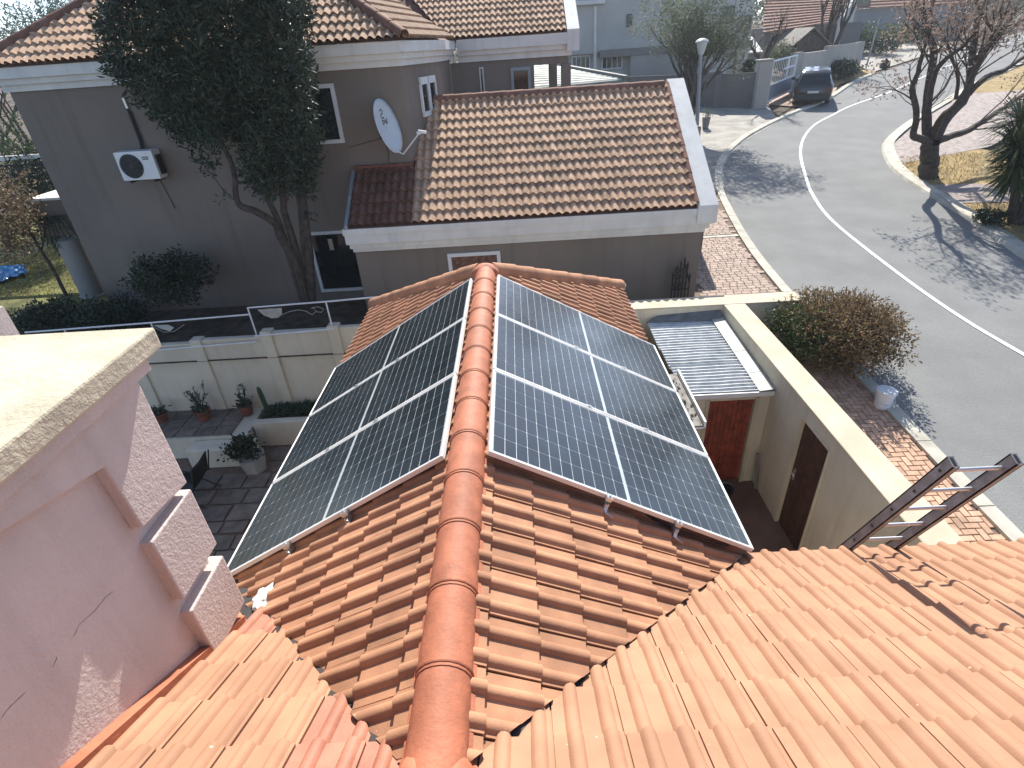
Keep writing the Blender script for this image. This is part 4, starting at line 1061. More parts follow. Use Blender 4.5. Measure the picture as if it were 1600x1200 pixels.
pm = [V((-3.02, EYN, nz(EYN))), V((-1.735, EYN, nz(EYN))), V((-1.735, 9.70, nz(9.70))), V((-3.02, 9.70, nz(9.70)))]
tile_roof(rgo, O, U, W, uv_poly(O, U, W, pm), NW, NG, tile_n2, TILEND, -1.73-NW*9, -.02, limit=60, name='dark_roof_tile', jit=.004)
cap_row(rgo, V((3.9, 11.52, nz(11.52)+.02)), V((-1.72, 11.52, nz(11.52)+.02)), .40, .115, CAPN, 'ridge_cap', collar=False)
for xx, nm in ((-1.745, 'left'), (3.965, 'right')):
    cap_row(rgo, V((xx, 8.40 if nm == 'right' else 9.8, nz(8.40 if nm == 'right' else 9.8)+.035)), V((xx, 11.5, nz(11.5)+.035)), .42, .07, CAPN, 'verge_cap', collar=False)
pv = MB(); a0, a1 = V((3.99, 8.31, nz(8.31)+.06)), V((3.99, 11.66, nz(11.66)+.06))
pv.hexa([a0-V((0, 0, .35)), a0+V((.40, 0, -.35)), a1+V((.40, 0, -.35)), a1-V((0, 0, .35)), a0, a0+V((.40, 0, 0)), a1+V((.40, 0, 0)), a1])
e1 = a1; e2 = V((3.99, 14.9, nz(8.34)+.06))
pv.hexa([e1-V((0, -.004, .35)), e1+V((.40, .004, -.35)), e2+V((.40, 0, -.35)), e2-V((0, 0, .35)), e1+V((0, .004, 0)), e1+V((.40, .004, 0)), e2+V((.40, 0, 0)), e2])
bevel(pv.build('parapet', WHITE, ng), .012)
MB().prism([V((-3.03, 9.73, nz(9.73)+.03)), V((-3.03, EYN, nz(EYN)+.05)), V((-3.03, EYN, nz(EYN)-.02)), V((-3.03, 9.73, nz(9.73)-.02))], V((-.07, 0, 0))).build('verge_gutter', M('grey_gutter', (.25, .28, .30), .5, .08, 5, .05, 40), rgo)
fl = MB().box(-3.05, -1.76, 9.68, 9.775, nz(9.7)+.02, nz(9.7)+.12); fl.build('flashing', M('red_flashing', (.20, .07, .05), .7, .15, 6, .1, 40), rgo)
# side pier and gate seen past the corner
MB().box(4.3, 5.05, 10.95, 11.3, H(11)-.2, -.75).build('side_pier', GREYW, ng)
ig = thing('iron_gate', 'black ornamental iron gate panel against the grey garage wall', 'gate', (3.75, 8.3, -2.75))
mb = MB(); gx = [at(1048+k*5.2, 468, 8.40).x for k in range(6)]; gz = [-2.15, -2.02, -1.92, -1.84, -1.95, -2.2]
for x, z1 in zip(gx, gz): mb.tube([V((x, 8.40, -2.75)), V((x, 8.40, z1))], .016, 5); mb.lathe((x, 8.40, z1), [(.02, 0), (.026, .03), (0, .12)], 6)
mb.build('bar', DARK, ig)
mb = MB()
for zc in (-2.35, -2.16, -2.02):
    for x in (gx[1], gx[3]): mb.tube([V((x+.05*math.cos(t), 8.39, zc+.06*math.sin(t))) for t in [6.2832*k/10 for k in range(11)]], .011, 5)
mb.tube([V((gx[0], 8.4, -2.45)), V((gx[-1], 8.4, -2.45))], .016, 5); mb.tube([V((gx[3], 8.4, -1.86)), V((gx[-1], 8.4, -2.30))], .02, 5)
mb.build('scrollwork', DARK, ig)
# ------------------------------------------------------------------ main two-storey block
nh = thing('neighbour_house', 'large grey double-storey house with white cornice and tiled hip roofs', 'house', (-5, 13, -2.8))
HY = 9.78; cx0, cx1 = -9.68, -1.77
lwx0, lwx1, lwz0, lwz1 = -4.42, -3.28, -2.57, -1.12         # lower window
uwx0, uwx1, uwz0, uwz1 = -3.86, -3.14, .70, 1.80
b = MB()
zt = 2.10
bx = -1.27
b.box(cx0, lwx0, HY, HY+.2, -3.0, zt); b.box(lwx0, lwx1, HY, HY+.2, -3.0, lwz0); b.box(lwx0, uwx0, HY, HY+.2, lwz1, zt)
b.box(lwx1, uwx1, HY, HY+.2, -3.0, uwz0); b.box(uwx0, lwx1, HY, HY+.2, lwz1, uwz0); b.box(uwx0, uwx1, HY, HY+.2, uwz1, zt); b.box(uwx1, cx1, HY, HY+.2, -3.0, zt)
b.box(cx0, cx0+.2, HY+.201, 15, -3.0, zt)
d12 = V((bx-cx1, 12.1-HY, 0)); 
b.hexa([V((cx1, HY+.001, -2.9)), V((bx, 12.1, -2.9)), V((bx-.2, 12.1, -2.9)), V((cx1-.2, HY+.201, -2.9)), V((cx1, HY+.001, zt)), V((bx, 12.1, zt)), V((bx-.2, 12.1, zt)), V((cx1-.2, HY+.201, zt))])
b.box(bx-.15, bx, 12.103, 15.0, -2.9, zt)
b.build('wall', GREYW, nh)
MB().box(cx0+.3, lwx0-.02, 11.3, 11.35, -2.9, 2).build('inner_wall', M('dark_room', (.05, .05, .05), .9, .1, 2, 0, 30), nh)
window(nh, lwx0, lwx1, lwz0, lwz1, HY, .07, GLASS)
MB().obox(at(517, 382, HY-.025), V((.05, 0, 0)), V((0, .003, 0)), V((0.0, 0, .13))).build('window_notice', M('paper', (.45, .43, .30), .8, .05, 3, 0, 30), nh)
window(nh, uwx0, uwx1, uwz0, uwz1, HY, .075, GLASS)
# chamfer window: two casements
dch = d12.normalized(); nch = V((dch.y, -dch.x, 0))
for t0, t1 in ((.95, 1.40), (1.47, 1.92)):
    A = V((cx1, HY, 0))+dch*t0+nch*.03; B = V((cx1, HY, 0))+dch*t1+nch*.03; fw = .065
    z0, z1 = 1.0, 1.77; up = V((0, 0, 1)); mb = MB()
    for p, q_, wz in ((A+up*(z1-.07), B+up*(z1-.07), .14), (A+up*(z0+.05), B+up*(z0+.05), .10)): mb.bar(p, q_, .05, wz)
    for p in (A, B): mb.bar(p+up*(z0+.1), p+up*(z1-.14), .05, .06, dch)
    f = mb.build('window', FRAMEW, nh); MB().bar((A)+up*((z0+z1)/2)-nch*.01, (B)+up*((z0+z1)/2)-nch*.01, .01, z1-z0-.2).build('pane', GLASS, f)
# white cornice
for (z0, z1, o) in ((2.25, 2.44, .22), (2.14, 2.248, .14), (2.02, 2.138, .07)):
    mb = MB(); y = HY-o
    mb.box(cx0-o, cx1+o*.6, y, HY-.002, z0, z1)
    A = V((cx1+o*.6, y, 0)); Bq = V((bx+o, 12.1, 0))
    mb.hexa([A+V((0, .001, z0)), Bq+V((0, 0, z0)), Bq+V((-o, 0, z0)), V((cx1+.003, HY, z0)), A+V((0, .001, z1)), Bq+V((0, 0, z1)), Bq+V((-o, 0, z1)), V((cx1+.003, HY, z1))])
    mb.box(bx+.002, bx+o, 12.102, 14.9, z0, z1); mb.box(cx0-o, cx0-.002, HY, 15, z0, z1)
    mb.build('cornice', WHITE, nh)
# hip roof
EY2, EZ2 = 9.52, 2.46
def hz(y): return EZ2+(y-EY2)*tN
hx0, hx1 = -9.95, -1.58; ap = V(((hx0+hx1)/2, EY2+(hx1-hx0)/2, hz(EY2+(hx1-hx0)/2)))
rf = MB(); E0, E1 = V((hx0, EY2, EZ2-.012)), V((hx1, EY2, EZ2-.012)); E2 = V((-1.0, 13.7, EZ2-.012)); E3 = V((hx0, 17.5, EZ2-.012))
rf.poly(E0, E1, ap-V((0, 0, .012))); rf.poly(E1, E2, V((-1.0, 17.5, EZ2)), ap); rf.poly(E3, E0, ap)
rfo = rf.build('roof', TILEND, nh)
O = V((0, EY2, EZ2))
pm = [V((hx0+.1, EY2, EZ2)), V((hx1-.1, EY2, EZ2)), V((ap.x, ap.y-.1, hz(ap.y-.1)))]
tile_roof(rfo, O, U, W, uv_poly(O, U, W, pm), NW, NG, tile_n, TILEN, hx0-NW*2, -.02, limit=185, jit=.004)
# right slope of the hip roof
Ur = V((E2.x-E1.x, E2.y-E1.y, 0)).normalized(); Nn = V((Ur.y, -Ur.x, 0)); Wr = (-Nn*cN+V((0, 0, 1))*sN)
O2 = V((hx1, EY2, EZ2))
tile_roof(rfo, O2, Ur, Wr, [(.1, 0), (4.2, 0), (4.2, 3.6), (4.0, 4.6)], NW, NG, tile_n, TILEN, 0, -.02, limit=0, jit=.004)
cap_row(rfo, V((hx1+.02, EY2+.02, EZ2+.05)), ap+V((0, 0, .04)), .42, .115, CAPN, 'hip_cap', collar=False)
cap_row(rfo, V((hx0-.02, EY2+.02, EZ2+.05)), ap+V((0, 0, .04)), .42, .115, CAPN, 'hip_cap', collar=False)
# gabled wing at the back with the deep white fascia and a porch
BY = 15.0
b = MB(); nwx0, nwx1 = -.46, -.34; dwx0, dwx1 = .42, .98
b.box(bx+.003, nwx0, BY, BY+.2, -2.9, 1.92); b.box(nwx0, nwx1, BY, BY+.2, -2.9, .7); b.box(nwx0, nwx1, BY, BY+.2, 1.78, 1.92); b.box(nwx1, dwx0, BY, BY+.2, -2.9, 1.92); b.box(dwx0, dwx1, BY, BY+.2, 1.72, 1.92); b.box(dwx0, dwx1, BY, BY+.2, -2.9, .2); b.box(dwx1, 1.08, BY, BY+.2, -2.9, 1.92)
b.box(1.083, 2.05, BY, BY+.2, 1.74, 1.92); b.box(1.0, 1.08, BY+.201, 18.4, -2.9, 1.9)
b.build('back_wall', GREYW, nh)
window(nh, nwx0, nwx1, .7, 1.78, BY, .03, GLASS); window(nh, dwx0, dwx1, .2, 1.72, BY, .08, GLASS, 0, M('blue_grey_frame', (.27, .31, .33), .6, .05, 3, 0, 30))
for x, y in ((1.98, BY+.1), (1.80, 17.9)):
    bevel(MB().box(x-.13, x+.13, y-.13, y+.13, -2.9, 1.738).build('porch_column', GREYW, nh), .01)
for (z0, z1, o) in ((2.20, 2.46, .26), (2.08, 2.198, .17), (1.923, 2.078, .08)):
    MB().box(bx+.26, 2.10+o*.3, BY-o, BY+.15, z0, z1).build('wing_fascia', WHITE, nh)
EY3, EZ3 = BY-.24, 2.48
def wz(y): return EZ3+(y-EY3)*tN
rw = MB().poly(V((-4, EY3, EZ3-.012)), V((2.0, EY3, EZ3-.012)), V((2.0, 18.6, wz(18.6)-.012)), V((-4, 18.6, wz(18.6)-.012))); rw.poly(V((-4, 18.6, wz(18.6)-.012)), V((2, 18.6, wz(18.6)-.012)), V((2, 22, EZ3)), V((-4, 22, EZ3)))
rwo = rw.build('roof', TILEND, nh); O = V((0, EY3, EZ3))
pm = [V((-1.25, EY3, EZ3)), V((1.97, EY3, EZ3)), V((1.97, 18.55, wz(18.55))), V((-3.6, 18.55, wz(18.55)))]
tile_roof(rwo, O, U, W, uv_poly(O, U, W, pm), NW, NG, tile_n, TILEN, -3.6-NW, -.02, limit=110, jit=.004)
cap_row(rwo, V((1.95, 18.58, wz(18.58)+.03)), V((-3.9, 18.58, wz(18.58)+.03)), .42, .115, CAPN, 'ridge_cap', collar=False)
pv = MB(); a0, a1 = V((1.99, BY-.27, wz(BY-.27)+.07)), V((1.99, 18.7, wz(18.7)+.07)); dx = V((.33, 0, 0)); dz = V((0, 0, .5))
pv.hexa([a0-dz, a0+dx-dz, a1+dx-dz, a1-dz, a0, a0+dx, a1+dx, a1]); a2 = V((1.99, 22, wz(BY-.27)+.07)); e = V((0, .004, 0))
pv.hexa([a1+e-dz, a1+e+dx-dz, a2+dx-dz, a2-dz, a1+e, a1+e+dx, a2+dx, a2]); pv.build('parapet', WHITE, nh)
# left: balcony, slab, column
BYF = 11.4
bt_, bb_ = at(105, 311, BYF).z, at(134, 366, BYF).z; bl_ = at(45, 313, BYF).x
MB().box(bl_, -9.70, BYF, 12.9, bb_, bt_).build('balcony', GREYW, nh)
MB().box(bl_-.05, -9.70, BYF-.05, 12.95, bt_+.002, bt_+.06).build('balcony_top', WHITE, nh)
cb_ = az(137, 468, -2.82)
MB().lathe((cb_.x, cb_.y+.25, -2.85), [(.33, 0), (.33, .08), (.27, .10), (.25, bb_+2.84)], 20).build('column', M('grey_column', (.30, .29, .27), .9, .05, 2, .1, 40), nh, smooth=True)
rl = MB(); n_ = 34
p_, q_ = at(-20, 275, 13.2), at(108, 262, 13.2)
for k in range(n_+1):
    x = p_.x+(q_.x-p_.x)*k/n_; rl.tube([V((x, 13.2, bt_+.03)), V((x, 13.2, bt_+.62))], .012, 4)
rl.tube([V((p_.x, 13.2, bt_+.63)), V((q_.x+.4, 13.2, bt_+.63))], .02, 5); rl.tube([V((p_.x, 13.2, bt_+.33)), V((q_.x+.4, 13.2, bt_+.33))], .014, 5); rl.build('balustrade', DARK, nh)
z_ = at(60, 244, 14.5).z; MB().box(at(-60, 244, 14.5).x, -9.5, 14.5, 14.62, z_-.06, z_+.05).build('balcony_beam', WHITE, nh)
# air conditioner
ac = thing('air_conditioner', 'white outdoor air-conditioning unit on the grey house wall', 'air conditioner', (-7.47, 9.55, .25))
x0, x1, z0, z1, y0, y1 = -7.87, -7.07, .27, .83, 9.42, 9.72
f = MB(); f.box(x0, x1, y0, y1, z0, z1); bevel(f.build('body', WHITEM, ac), .012, 2)
gc = V((x0+.29, y0-.004, (z0+z1)/2)); R_ = .235
MB().lathe(gc, [(R_, 0), (R_, .012), (0, .012)], 28, (0, 1, 0)).build('fan_opening', BLACK, ac)
g = MB()
for r in (.04, .08, .12, .16, .20, .235): g.tube([gc+V((r*math.cos(t), -.014, r*math.sin(t))) for t in [6.2832*k/24 for k in range(25)]], .004, 4)
for k in range(12):
    t = 6.2832*k/12; g.tube([gc+V((0, -.014, 0)), gc+V((R_*math.cos(t), -.014, R_*math.sin(t)))], .0035, 4)
g.build('grille', M('grey_grille', (.10, .105, .11), .5, .1, 5, 0, 30), ac)
fb = MB()
for k in range(3):
    t = 2.1*k; d = V((math.cos(t), 0, math.sin(t))); e = V((-math.sin(t), 0, math.cos(t)))
    fb.poly(gc+d*.04-e*.02+V((0, -.006, 0)), gc+d*.21-e*.07+V((0, -.004, 0)), gc+d*.21+e*.09+V((0, -.009, 0)), gc+d*.04+e*.03+V((0, -.007, 0)))
fb.build('fan_blade', DARK, ac)
pl = MB().box(x1-.235, x1-.11, y0-.006, y0-.001, z1-.17, z1-.11); pl.build('name_plate', M('plate_grey', (.13, .13, .135), .5, .05, 5, 0, 30), ac)
t_ = MB()
for k in range(5): t_.box(x1-.225+.022*k, x1-.213+.022*k, y0-.0085, y0-.0065, z1-.15, z1-.13)
t_.build('plate_lettering', WHITEM, ac)
MB().box(x1+.001, x1+.03, y0+.07, y1-.06, z0+.08, z1-.10).build('valve_cover', BLACK, ac)
br = MB(); br.box(x0+.12, x0+.16, y0, HY-.002, z0-.05, z0-.005); br.box(x1-.16, x1-.12, y0, HY-.002, z0-.05, z0-.005); br.build('bracket', DARK, ac)
pp = MB(); pp.tube([(-7.41, 9.70, .84), (-7.41, 9.74, 1.0), (-7.42, 9.745, 1.70)], .024, 6); pp.tube([(-7.36, 9.70, .84), (-7.365, 9.745, 1.0), (-7.38, 9.75, 1.55)], .014, 6); pp.build('pipe', DARK, ac, smooth=True)
MB().tube([(-7.41, 9.74, 1.60), (-7.42, 9.74, 1.78), (-7.42, 9.79, 1.80)], .03, 8).build('pipe_sleeve', ALU, ac, smooth=True)
MB().tube([(-7.3, 9.73, .24), (-7.28, 9.765, .0), (-7.22, 9.768, -.42)], .008, 5).build('drain_hose', DARK, ac)
# satellite dish
ds = thing('satellite_dish', 'pale oval satellite dish on the grey wall above the dark tiles', 'satellite dish', (-2.1, 9.4, .5))
dc = V((-2.09, 9.33, 1.0)); dn = V((.92, -.30, .26)).normalized()
up_ = (V((0, 0, 1))-dn*dn.z).normalized(); sd_ = up_.cross(dn).normalized()
vs = []; fs = []; nr, na = 6, 32
for i in range(nr+1):
    r = i/nr
    for k in range(na):
        t = 6.2832*k/na; vs.append(dc+up_*(.52*r*math.sin(t))+sd_*(.42*r*math.cos(t))+dn*(.07*r*r-.07))
for i in range(nr):
    for k in range(na): fs.append((i*na+k, i*na+(k+1) % na, (i+1)*na+(k+1) % na, (i+1)*na+k))
mb = MB(); mb.add(vs, fs); dd = mb.build('reflector', M('dish_grey', (.50, .55, .58), .45, .04, 3, 0, 30), ds, smooth='all'); q = dd.modifiers.new('s', 'SOLIDIFY'); q.thickness = .012
mk = MB(); mm = lambda u, v: dc+up_*v+sd_*u+dn*(-.07+.07*((u/.42)**2+(v/.52)**2)+.012)
for P in ([(-.06, .30), (.0, .33), (.05, .29), (.02, .25), (-.04, .24), (-.06, .20), (-.01, .16), (.05, .18)], [(-.05, .13), (-.05, .04)], [(-.05, .13), (.02, .12), (.03, .08), (-.04, .07)], [(.05, .14), (.09, .05)], [(.13, .15), (.09, .05)]):
    mk.tube([mm(*p) for p in P], .011, 5)
mk.build('printed_mark', DARK, ds)
am = MB(); ft = dc-up_*.47-dn*.02; lnb = dc+dn*.62-up_*.30+V((0, -.02, 0))
am.tube([ft, ft-up_*.10+dn*.12, lnb], .014, 6); am.build('feed_arm', WHITEM, ds, smooth=True)
MB().lathe(lnb, [(.03, -.05), (.04, .0), (.03, .05)], 10, dn).build('feed_horn', WHITEM, ds)
MB().bar(lnb-V((.02, 0, -.03)), lnb+V((.14, 0, .0)), .04, .05).build('feed_block', WHITEM, ds)
bk = MB(); bk.tube([dc-dn*.08, dc-dn*.2+V((0, .1, -.05)), V((dc.x-.22, HY-.01, dc.z-.12))], .022, 6); bk.box(dc.x-.30, dc.x-.14, HY-.03, HY-.004, dc.z-.28, dc.z+.02); bk.build('wall_mount', DARK, ds)
cb = MB(); cb.tube([V((dc.x-.2, HY-.012, dc.z-.25)), V((dc.x-.18, HY-.012, dc.z-.55)), V((dc.x-.20, HY-.012, .2)), V((dc.x-.9, HY-.012, .16)), V((dc.x-.93, HY-.012, .10))], .008, 5); cb.tube([V((dc.x-.2, HY-.012, dc.z-.25)), V((-3.1, HY-.012, .60))], .006, 5); cb.build('wall_cable', DARK, ds)
# pool cover and lawn edge
pc = thing('pool_cover', 'bright blue plastic cover lying on the lawn at the left', 'cover', (-15.5, 12.6, -2.78))
mb = MB(); n = 16; vs = []; fs = []
q = [az(-30, 425, -2.75), az(38, 415, -2.75), az(45, 428, -2.75), az(-30, 452, -2.75)]
for i in range(n+1):
    for j in range(n+1):
        a, b_ = i/n, j/n; p = (q[0]*(1-a)+q[1]*a)*(1-b_)+(q[3]*(1-a)+q[2]*a)*b_; vs.append(p+V((0, 0, random.uniform(0, .10))))
for i in range(n):
    for j in range(n): fs.append((i*(n+1)+j, i*(n+1)+j+1, (i+1)*(n+1)+j+1, (i+1)*(n+1)+j))
mb.add(vs, fs); mb.build('sheet', M('blue_cover', (.03, .26, .55), .3, .3, 6, .1, 30), pc)
# small tree with russet leaves at the left
lt = thing('garden_tree', 'small leaning garden tree with russet and olive leaves at the left edge', 'tree', tuple(az(104, 462, -2.8)))
mb = MB(); Yl = az(104, 462, -2.8).y
limb(mb, [at(106, 466, Yl), at(85, 425, Yl), at(65, 392, Yl-.1), at(45, 360, Yl-.2), at(25, 320, Yl-.2)], .05, .02); limb(mb, [at(65, 392, Yl), at(70, 350, Yl+.1), at(55, 320, Yl+.1)], .02, .01)
mb.build('trunk', BARK, lt, smooth=True); mb = MB()
for _ in range(420):
    px, py = random.gauss(15, 28), random.gauss(345, 32)
    if 268 < py < 415 and px < 78-abs(py-350)*.35: clump(mb, at(px, py, Yl+random.gauss(-.1, .4)), .12, 8, .10, .05, -.1)
mb.build('crown', leafmat('mixed_russet', [(.17, .10, .06), (.10, .07, .04), (.24, .17, .10), (.06, .06, .03)], .6, .35), lt)
pf = thing('garden_palm', 'drooping palm fronds in front of the round grey column', 'plant', tuple(az(80, 455, -2.8)))
mb = MB()
for k in range(9):
    a = at(62, 350, Yl+.2); px = 40+k*9; tip = at(px+25, 392-abs(k-4)*4, Yl+random.uniform(-.5, .3)); md = at((62+px+25)/2, 340-k*.5, Yl)
    P = [a, (a+md)/2+V((0, 0, .05)), md, (md+tip)/2+V((0, 0, .02)), tip]; mb.tube(P, .012, 4)
    for i in range(24):
        t = i/24*3.99; j = int(t); p = P[j]*(1-(t-j))+P[j+1]*(t-j); leaf(mb, p, (tip-a).normalized()+rnd_dir()*.7+V((0, 0, -.4)), .20, .02)
mb.build('frond', LD, pf)
# ================================================================== far side of the street
lp = thing('street_lamp', 'grey street lamp with glass lantern rising behind the white parapet', 'street lamp', (8.0, 20.0, H(20)))
LYp = 20.0; t0 = at(1096, 70, LYp); x0 = t0.x; pb = V((at(1089, 200, LYp).x-.02, LYp, H(LYp)))
MB().tube([pb, at(1089, 195, LYp), at(1095, 84, LYp)], [.08, .075, .06], 10).build('pole', M('grey_pole', (.33, .34, .34), .5, .05, 4, .05, 30), lp, smooth=True)
hd = at(1095, 86, LYp)
MB().lathe(hd, [(.06, 0), (.11, .06), (.19, .36), (.20, .38)], 12).build('lantern_glass', M('lamp_glass', (.55, .58, .56), .25, .05, 3, 0, 20), lp, smooth=True)
MB().lathe(hd+V((0, 0, .38)), [(.24, 0), (.24, .03), (.18, .09), (.06, .13), (0, .13)], 12).build('cap', M('lamp_cap', (.45, .47, .46), .5, .05, 3, 0, 20), lp, smooth=True)
kb = thing('utility_box', 'small concrete utility box beside the lamp behind the parapet', 'box', (7.9, 16.8, H(16.8)))
q = at(1088, 205, 16.8); bevel(MB().box(q.x-.16, q.x+.12, 16.7, 17.0, H(16.8)-.1, q.z+.15).build('body', CONC, kb), .02)
pt = thing('street_planter', 'grey pot with a pale shrub beside the driveway', 'potted plant', (8.4, 17.5, H(17.5)))
q = gp(1102, 200); MB().lathe(q, [(.13, 0), (.17, .3), (.19, .45), (.15, .45), (0, .42)], 12).build('pot', CONC, pt, smooth=True)
mb = MB()
for _ in range(26): clump(mb, q+V((random.gauss(0, .09), random.gauss(0, .09), .55+random.uniform(-.08, .22))), .08, 8, .07, .035)
mb.build('foliage', LB, pt)
# --- dark grey wall on the far driveway, pillar, gate, pale wall
GREYD = M('dark_grey_wall', (.17, .16, .155), .9, .06, 1, .1, 40)
PALE = M('pale_wall', (.40, .37, .335), .9, .06, 1, .1, 40)
fw = thing('driveway_wall', 'low dark grey garden wall in shade beside the far driveway', 'wall', (11, 28.5, -1.1))
def wall_seg(mb, p, q, h0, h1, th=.12, z0=-.4):
    p, q = V((p[0], p[1], 0)), V((q[0], q[1], 0)); d = (q-p).normalized(); n_ = V((-d.y, d.x, 0))*th
    a, b = H(p.y), H(q.y); up = V((0, 0, 1))
    return mb.hexa([p+up*(a+z0), q+up*(b+z0), q+n_+up*(b+z0), p+n_+up*(a+z0), p+up*h0, q+up*h1, q+n_+up*h1, p+n_+up*h0])
YW = 28.3
A, B_ = at(1063, 116, YW+2.2), at(1124, 112, YW+.6); C_, D_ = at(1124, 115, YW+.6), at(1184, 113, YW)
m1 = MB(); wall_seg(m1, A, B_, A.z, B_.z); m1.build('panel', GREYD, fw); m1 = MB(); wall_seg(m1, C_, D_, C_.z, D_.z); m1.build('panel', GREYD, fw)
m1 = MB(); wall_seg(m1, (B_.x-.15, B_.y-.06), (B_.x+.15, B_.y-.1), B_.z+.04, B_.z+.04, .3); m1.build('pillar', GREYD, fw)
L0 = at(880, 108, 31); m1 = MB(); wall_seg(m1, L0, A, at(1000, 112, 31).z-.1, A.z-.02); m1.build('panel', GREYD, fw)
gpl = thing('gate_pillar', 'pale square gate pillar between dark wall and white gate', 'pillar', (13.2, 28.4, -1.1))
q = at(1196, 95, 28.2); bevel(MB().box(at(1186, 95, 28.2).x, at(1207, 95, 28.2).x, 28.0, 28.6, H(28)-.3, q.z).build('body', PALE, gpl), .02)
bevel(MB().box(at(1186, 95, 28.2).x-.04, at(1207, 95, 28.2).x+.04, 27.95, 28.65, q.z+.002, q.z+.07).build('cap', PALE, gpl), .02)
gt = thing('sliding_gate', 'white steel sliding gate with solid lower panel', 'gate', (14.5, 29.5, -1.0))
g0, g1 = at(1208, 96, 28.7), at(1246, 86, 31.6); gb0, gb1 = V((g0.x, g0.y, H(g0.y)+.12)), V((g1.x, g1.y, H(g1.y)+.12))
up = V((0, 0, 1)); hh = g0.z-gb0.z
def gl(a, t): return gb0*(1-a)+gb1*a+up*((g0.z-gb0.z)*(1-a)+(g1.z-gb1.z)*a)*t
fr = MB()
for p, q_ in ((gl(0, 0), gl(1, 0)), (gl(0, .42), gl(1, .42)), (gl(0, 1), gl(1, 1)), (gl(0, 0), gl(0, 1)), (gl(1, 0), gl(1, 1)), (gl(.66, .42), gl(.66, 1)), (gl(.5, .72), gl(.95, .72))): fr.bar(p, q_, .07, .07, V((.3, -.8, .3)))
fr.build('frame', WHITEM, gt)
mb = MB(); mb.hexa([gl(.02, .02)+V((0, .03, 0)), gl(.98, .02)+V((0, .03, 0)), gl(.98, .02)+V((0, .05, 0)), gl(.02, .02)+V((0, .05, 0)), gl(.02, .41)+V((0, .03, 0)), gl(.98, .41)+V((0, .03, 0)), gl(.98, .41)+V((0, .05, 0)), gl(.02, .41)+V((0, .05, 0))])
mb.build('lower_panel', M('gate_panel', (.33, .38, .45), .6, .08, 2, .05, 30), gt)
for k in range(1, 14):
    MB().bar(gl(k/14, .43), gl(k/14, .99), .02, .02, V((.3, -.8, .3))).build('bar', WHITEM, gt)
pw = thing('street_wall', 'pale stepped boundary wall behind the parked car', 'wall', (18.5, 33, -.7))
S0, S1, S2 = at(1250, 84, 31.8), at(1297, 76, 34.6), at(1346, 66, 37.6)
m1 = MB(); wall_seg(m1, S0, S1, S0.z, at(1297, 78, 34.6).z, .2); m1.build('wall', PALE, pw)
m1 = MB(); wall_seg(m1, S1, S2, at(1297, 72, 34.6).z, S2.z, .2); m1.build('wall', PALE, pw)
for P, z in ((S0, S0.z+.08), (S1, at(1297, 72, 34.6).z+.02), (S2, S2.z+.03)):
    m1 = MB(); wall_seg(m1, (P.x-.2, P.y-.18), (P.x+.2, P.y-.08), z, z, .35); m1.build('pillar', PALE, pw)
shrub('clipped_hedge', 'dark clipped hedge at the foot of the pale street wall', 'hedge', (20.2, 34.9, H(34.9)), 1.0, .95, 340, LD, .12, .08, stems=3)
# --- parked car
cr = thing('parked_car', 'dark grey hatchback parked facing away on the far bend', 'car', tuple(gp(1266, 167)))
P0 = gp(1266, 166); fwd = V((.40, .915, 0)).normalized(); fwd.z = .083*.83; fwd.normalize(); rgt = fwd.cross(V((0, 0, 1))).normalized(); upc = rgt.cross(fwd)
def cl(x, y, z): return P0+rgt*x+fwd*y+upc*z
CARP = M('car_paint', (.030, .033, .037), .22, .06, 2, 0, 20, coat=.6, metal=.3); CARR = M('car_roof_sky_sheen', (.10, .13, .16), .18, .06, 2, 0, 20, coat=.7, metal=.4)  # roof colour has the reflected sky painted in, lighter and bluer than the body
Wd = .86
secs = [  # (y, z_bottom, half-width, z_belt, z_top, half-width at top)
    (0.0, .30, .72, .74, .76, .66), (.06, .22, .80, .86, .90, .74), (.22, .19, .85, .92, 1.30, .62), (.42, .18, .86, .94, 1.47, .60), (1.1, .18, .86, .94, 1.52, .61), (1.8, .18, .86, .92, 1.49, .60),
    (2.35, .18, .86, .90, 1.32, .60), (2.85, .18, .85, .87, .97, .68), (3.4, .20, .83, .80, .86, .68), (3.75, .24, .74, .62, .68, .60), (3.85, .30, .62, .50, .54, .5)]
vs = []; fs = []
for y, zb, hw_, zm, zt_, hwt in secs:
    for x, z in ((-hw_*.92, zb), (-hw_, zb+.14), (-hw_, zm-.06), (-hw_*.97, zm), (-hwt, zt_-.03), (-hwt*.86, zt_), (hwt*.86, zt_), (hwt, zt_-.03), (hw_*.97, zm), (hw_, zm-.06), (hw_, zb+.14), (hw_*.92, zb)): vs.append(cl(x, y, z))
for i in range(len(secs)-1):
    for k in range(12): fs.append((i*12+k, i*12+(k+1) % 12, (i+1)*12+(k+1) % 12, (i+1)*12+k))
fs += [tuple(range(12))[::-1], tuple(range((len(secs)-1)*12, len(secs)*12))]
mb = MB(); mb.add(vs, fs); bd = mb.build('body', CARP, cr, smooth=True)
def plate(nm, pts, mat, t=.006):
    P = [cl(*p) for p in pts]; n_ = (P[1]-P[0]).cross(P[2]-P[0]).normalized(); return MB().prism([p for p in P], n_*t).build(nm, mat, cr)
plate('rear_window', [(-.60, .085, .95), (.60, .085, .95), (.53, .215, 1.25), (-.53, .215, 1.25)], GLASS, .012)
plate('roof_panel', [(-.5, .46, 1.482), (.5, .46, 1.482), (.52, 1.75, 1.508), (-.52, 1.75, 1.508)], CARR, .015)
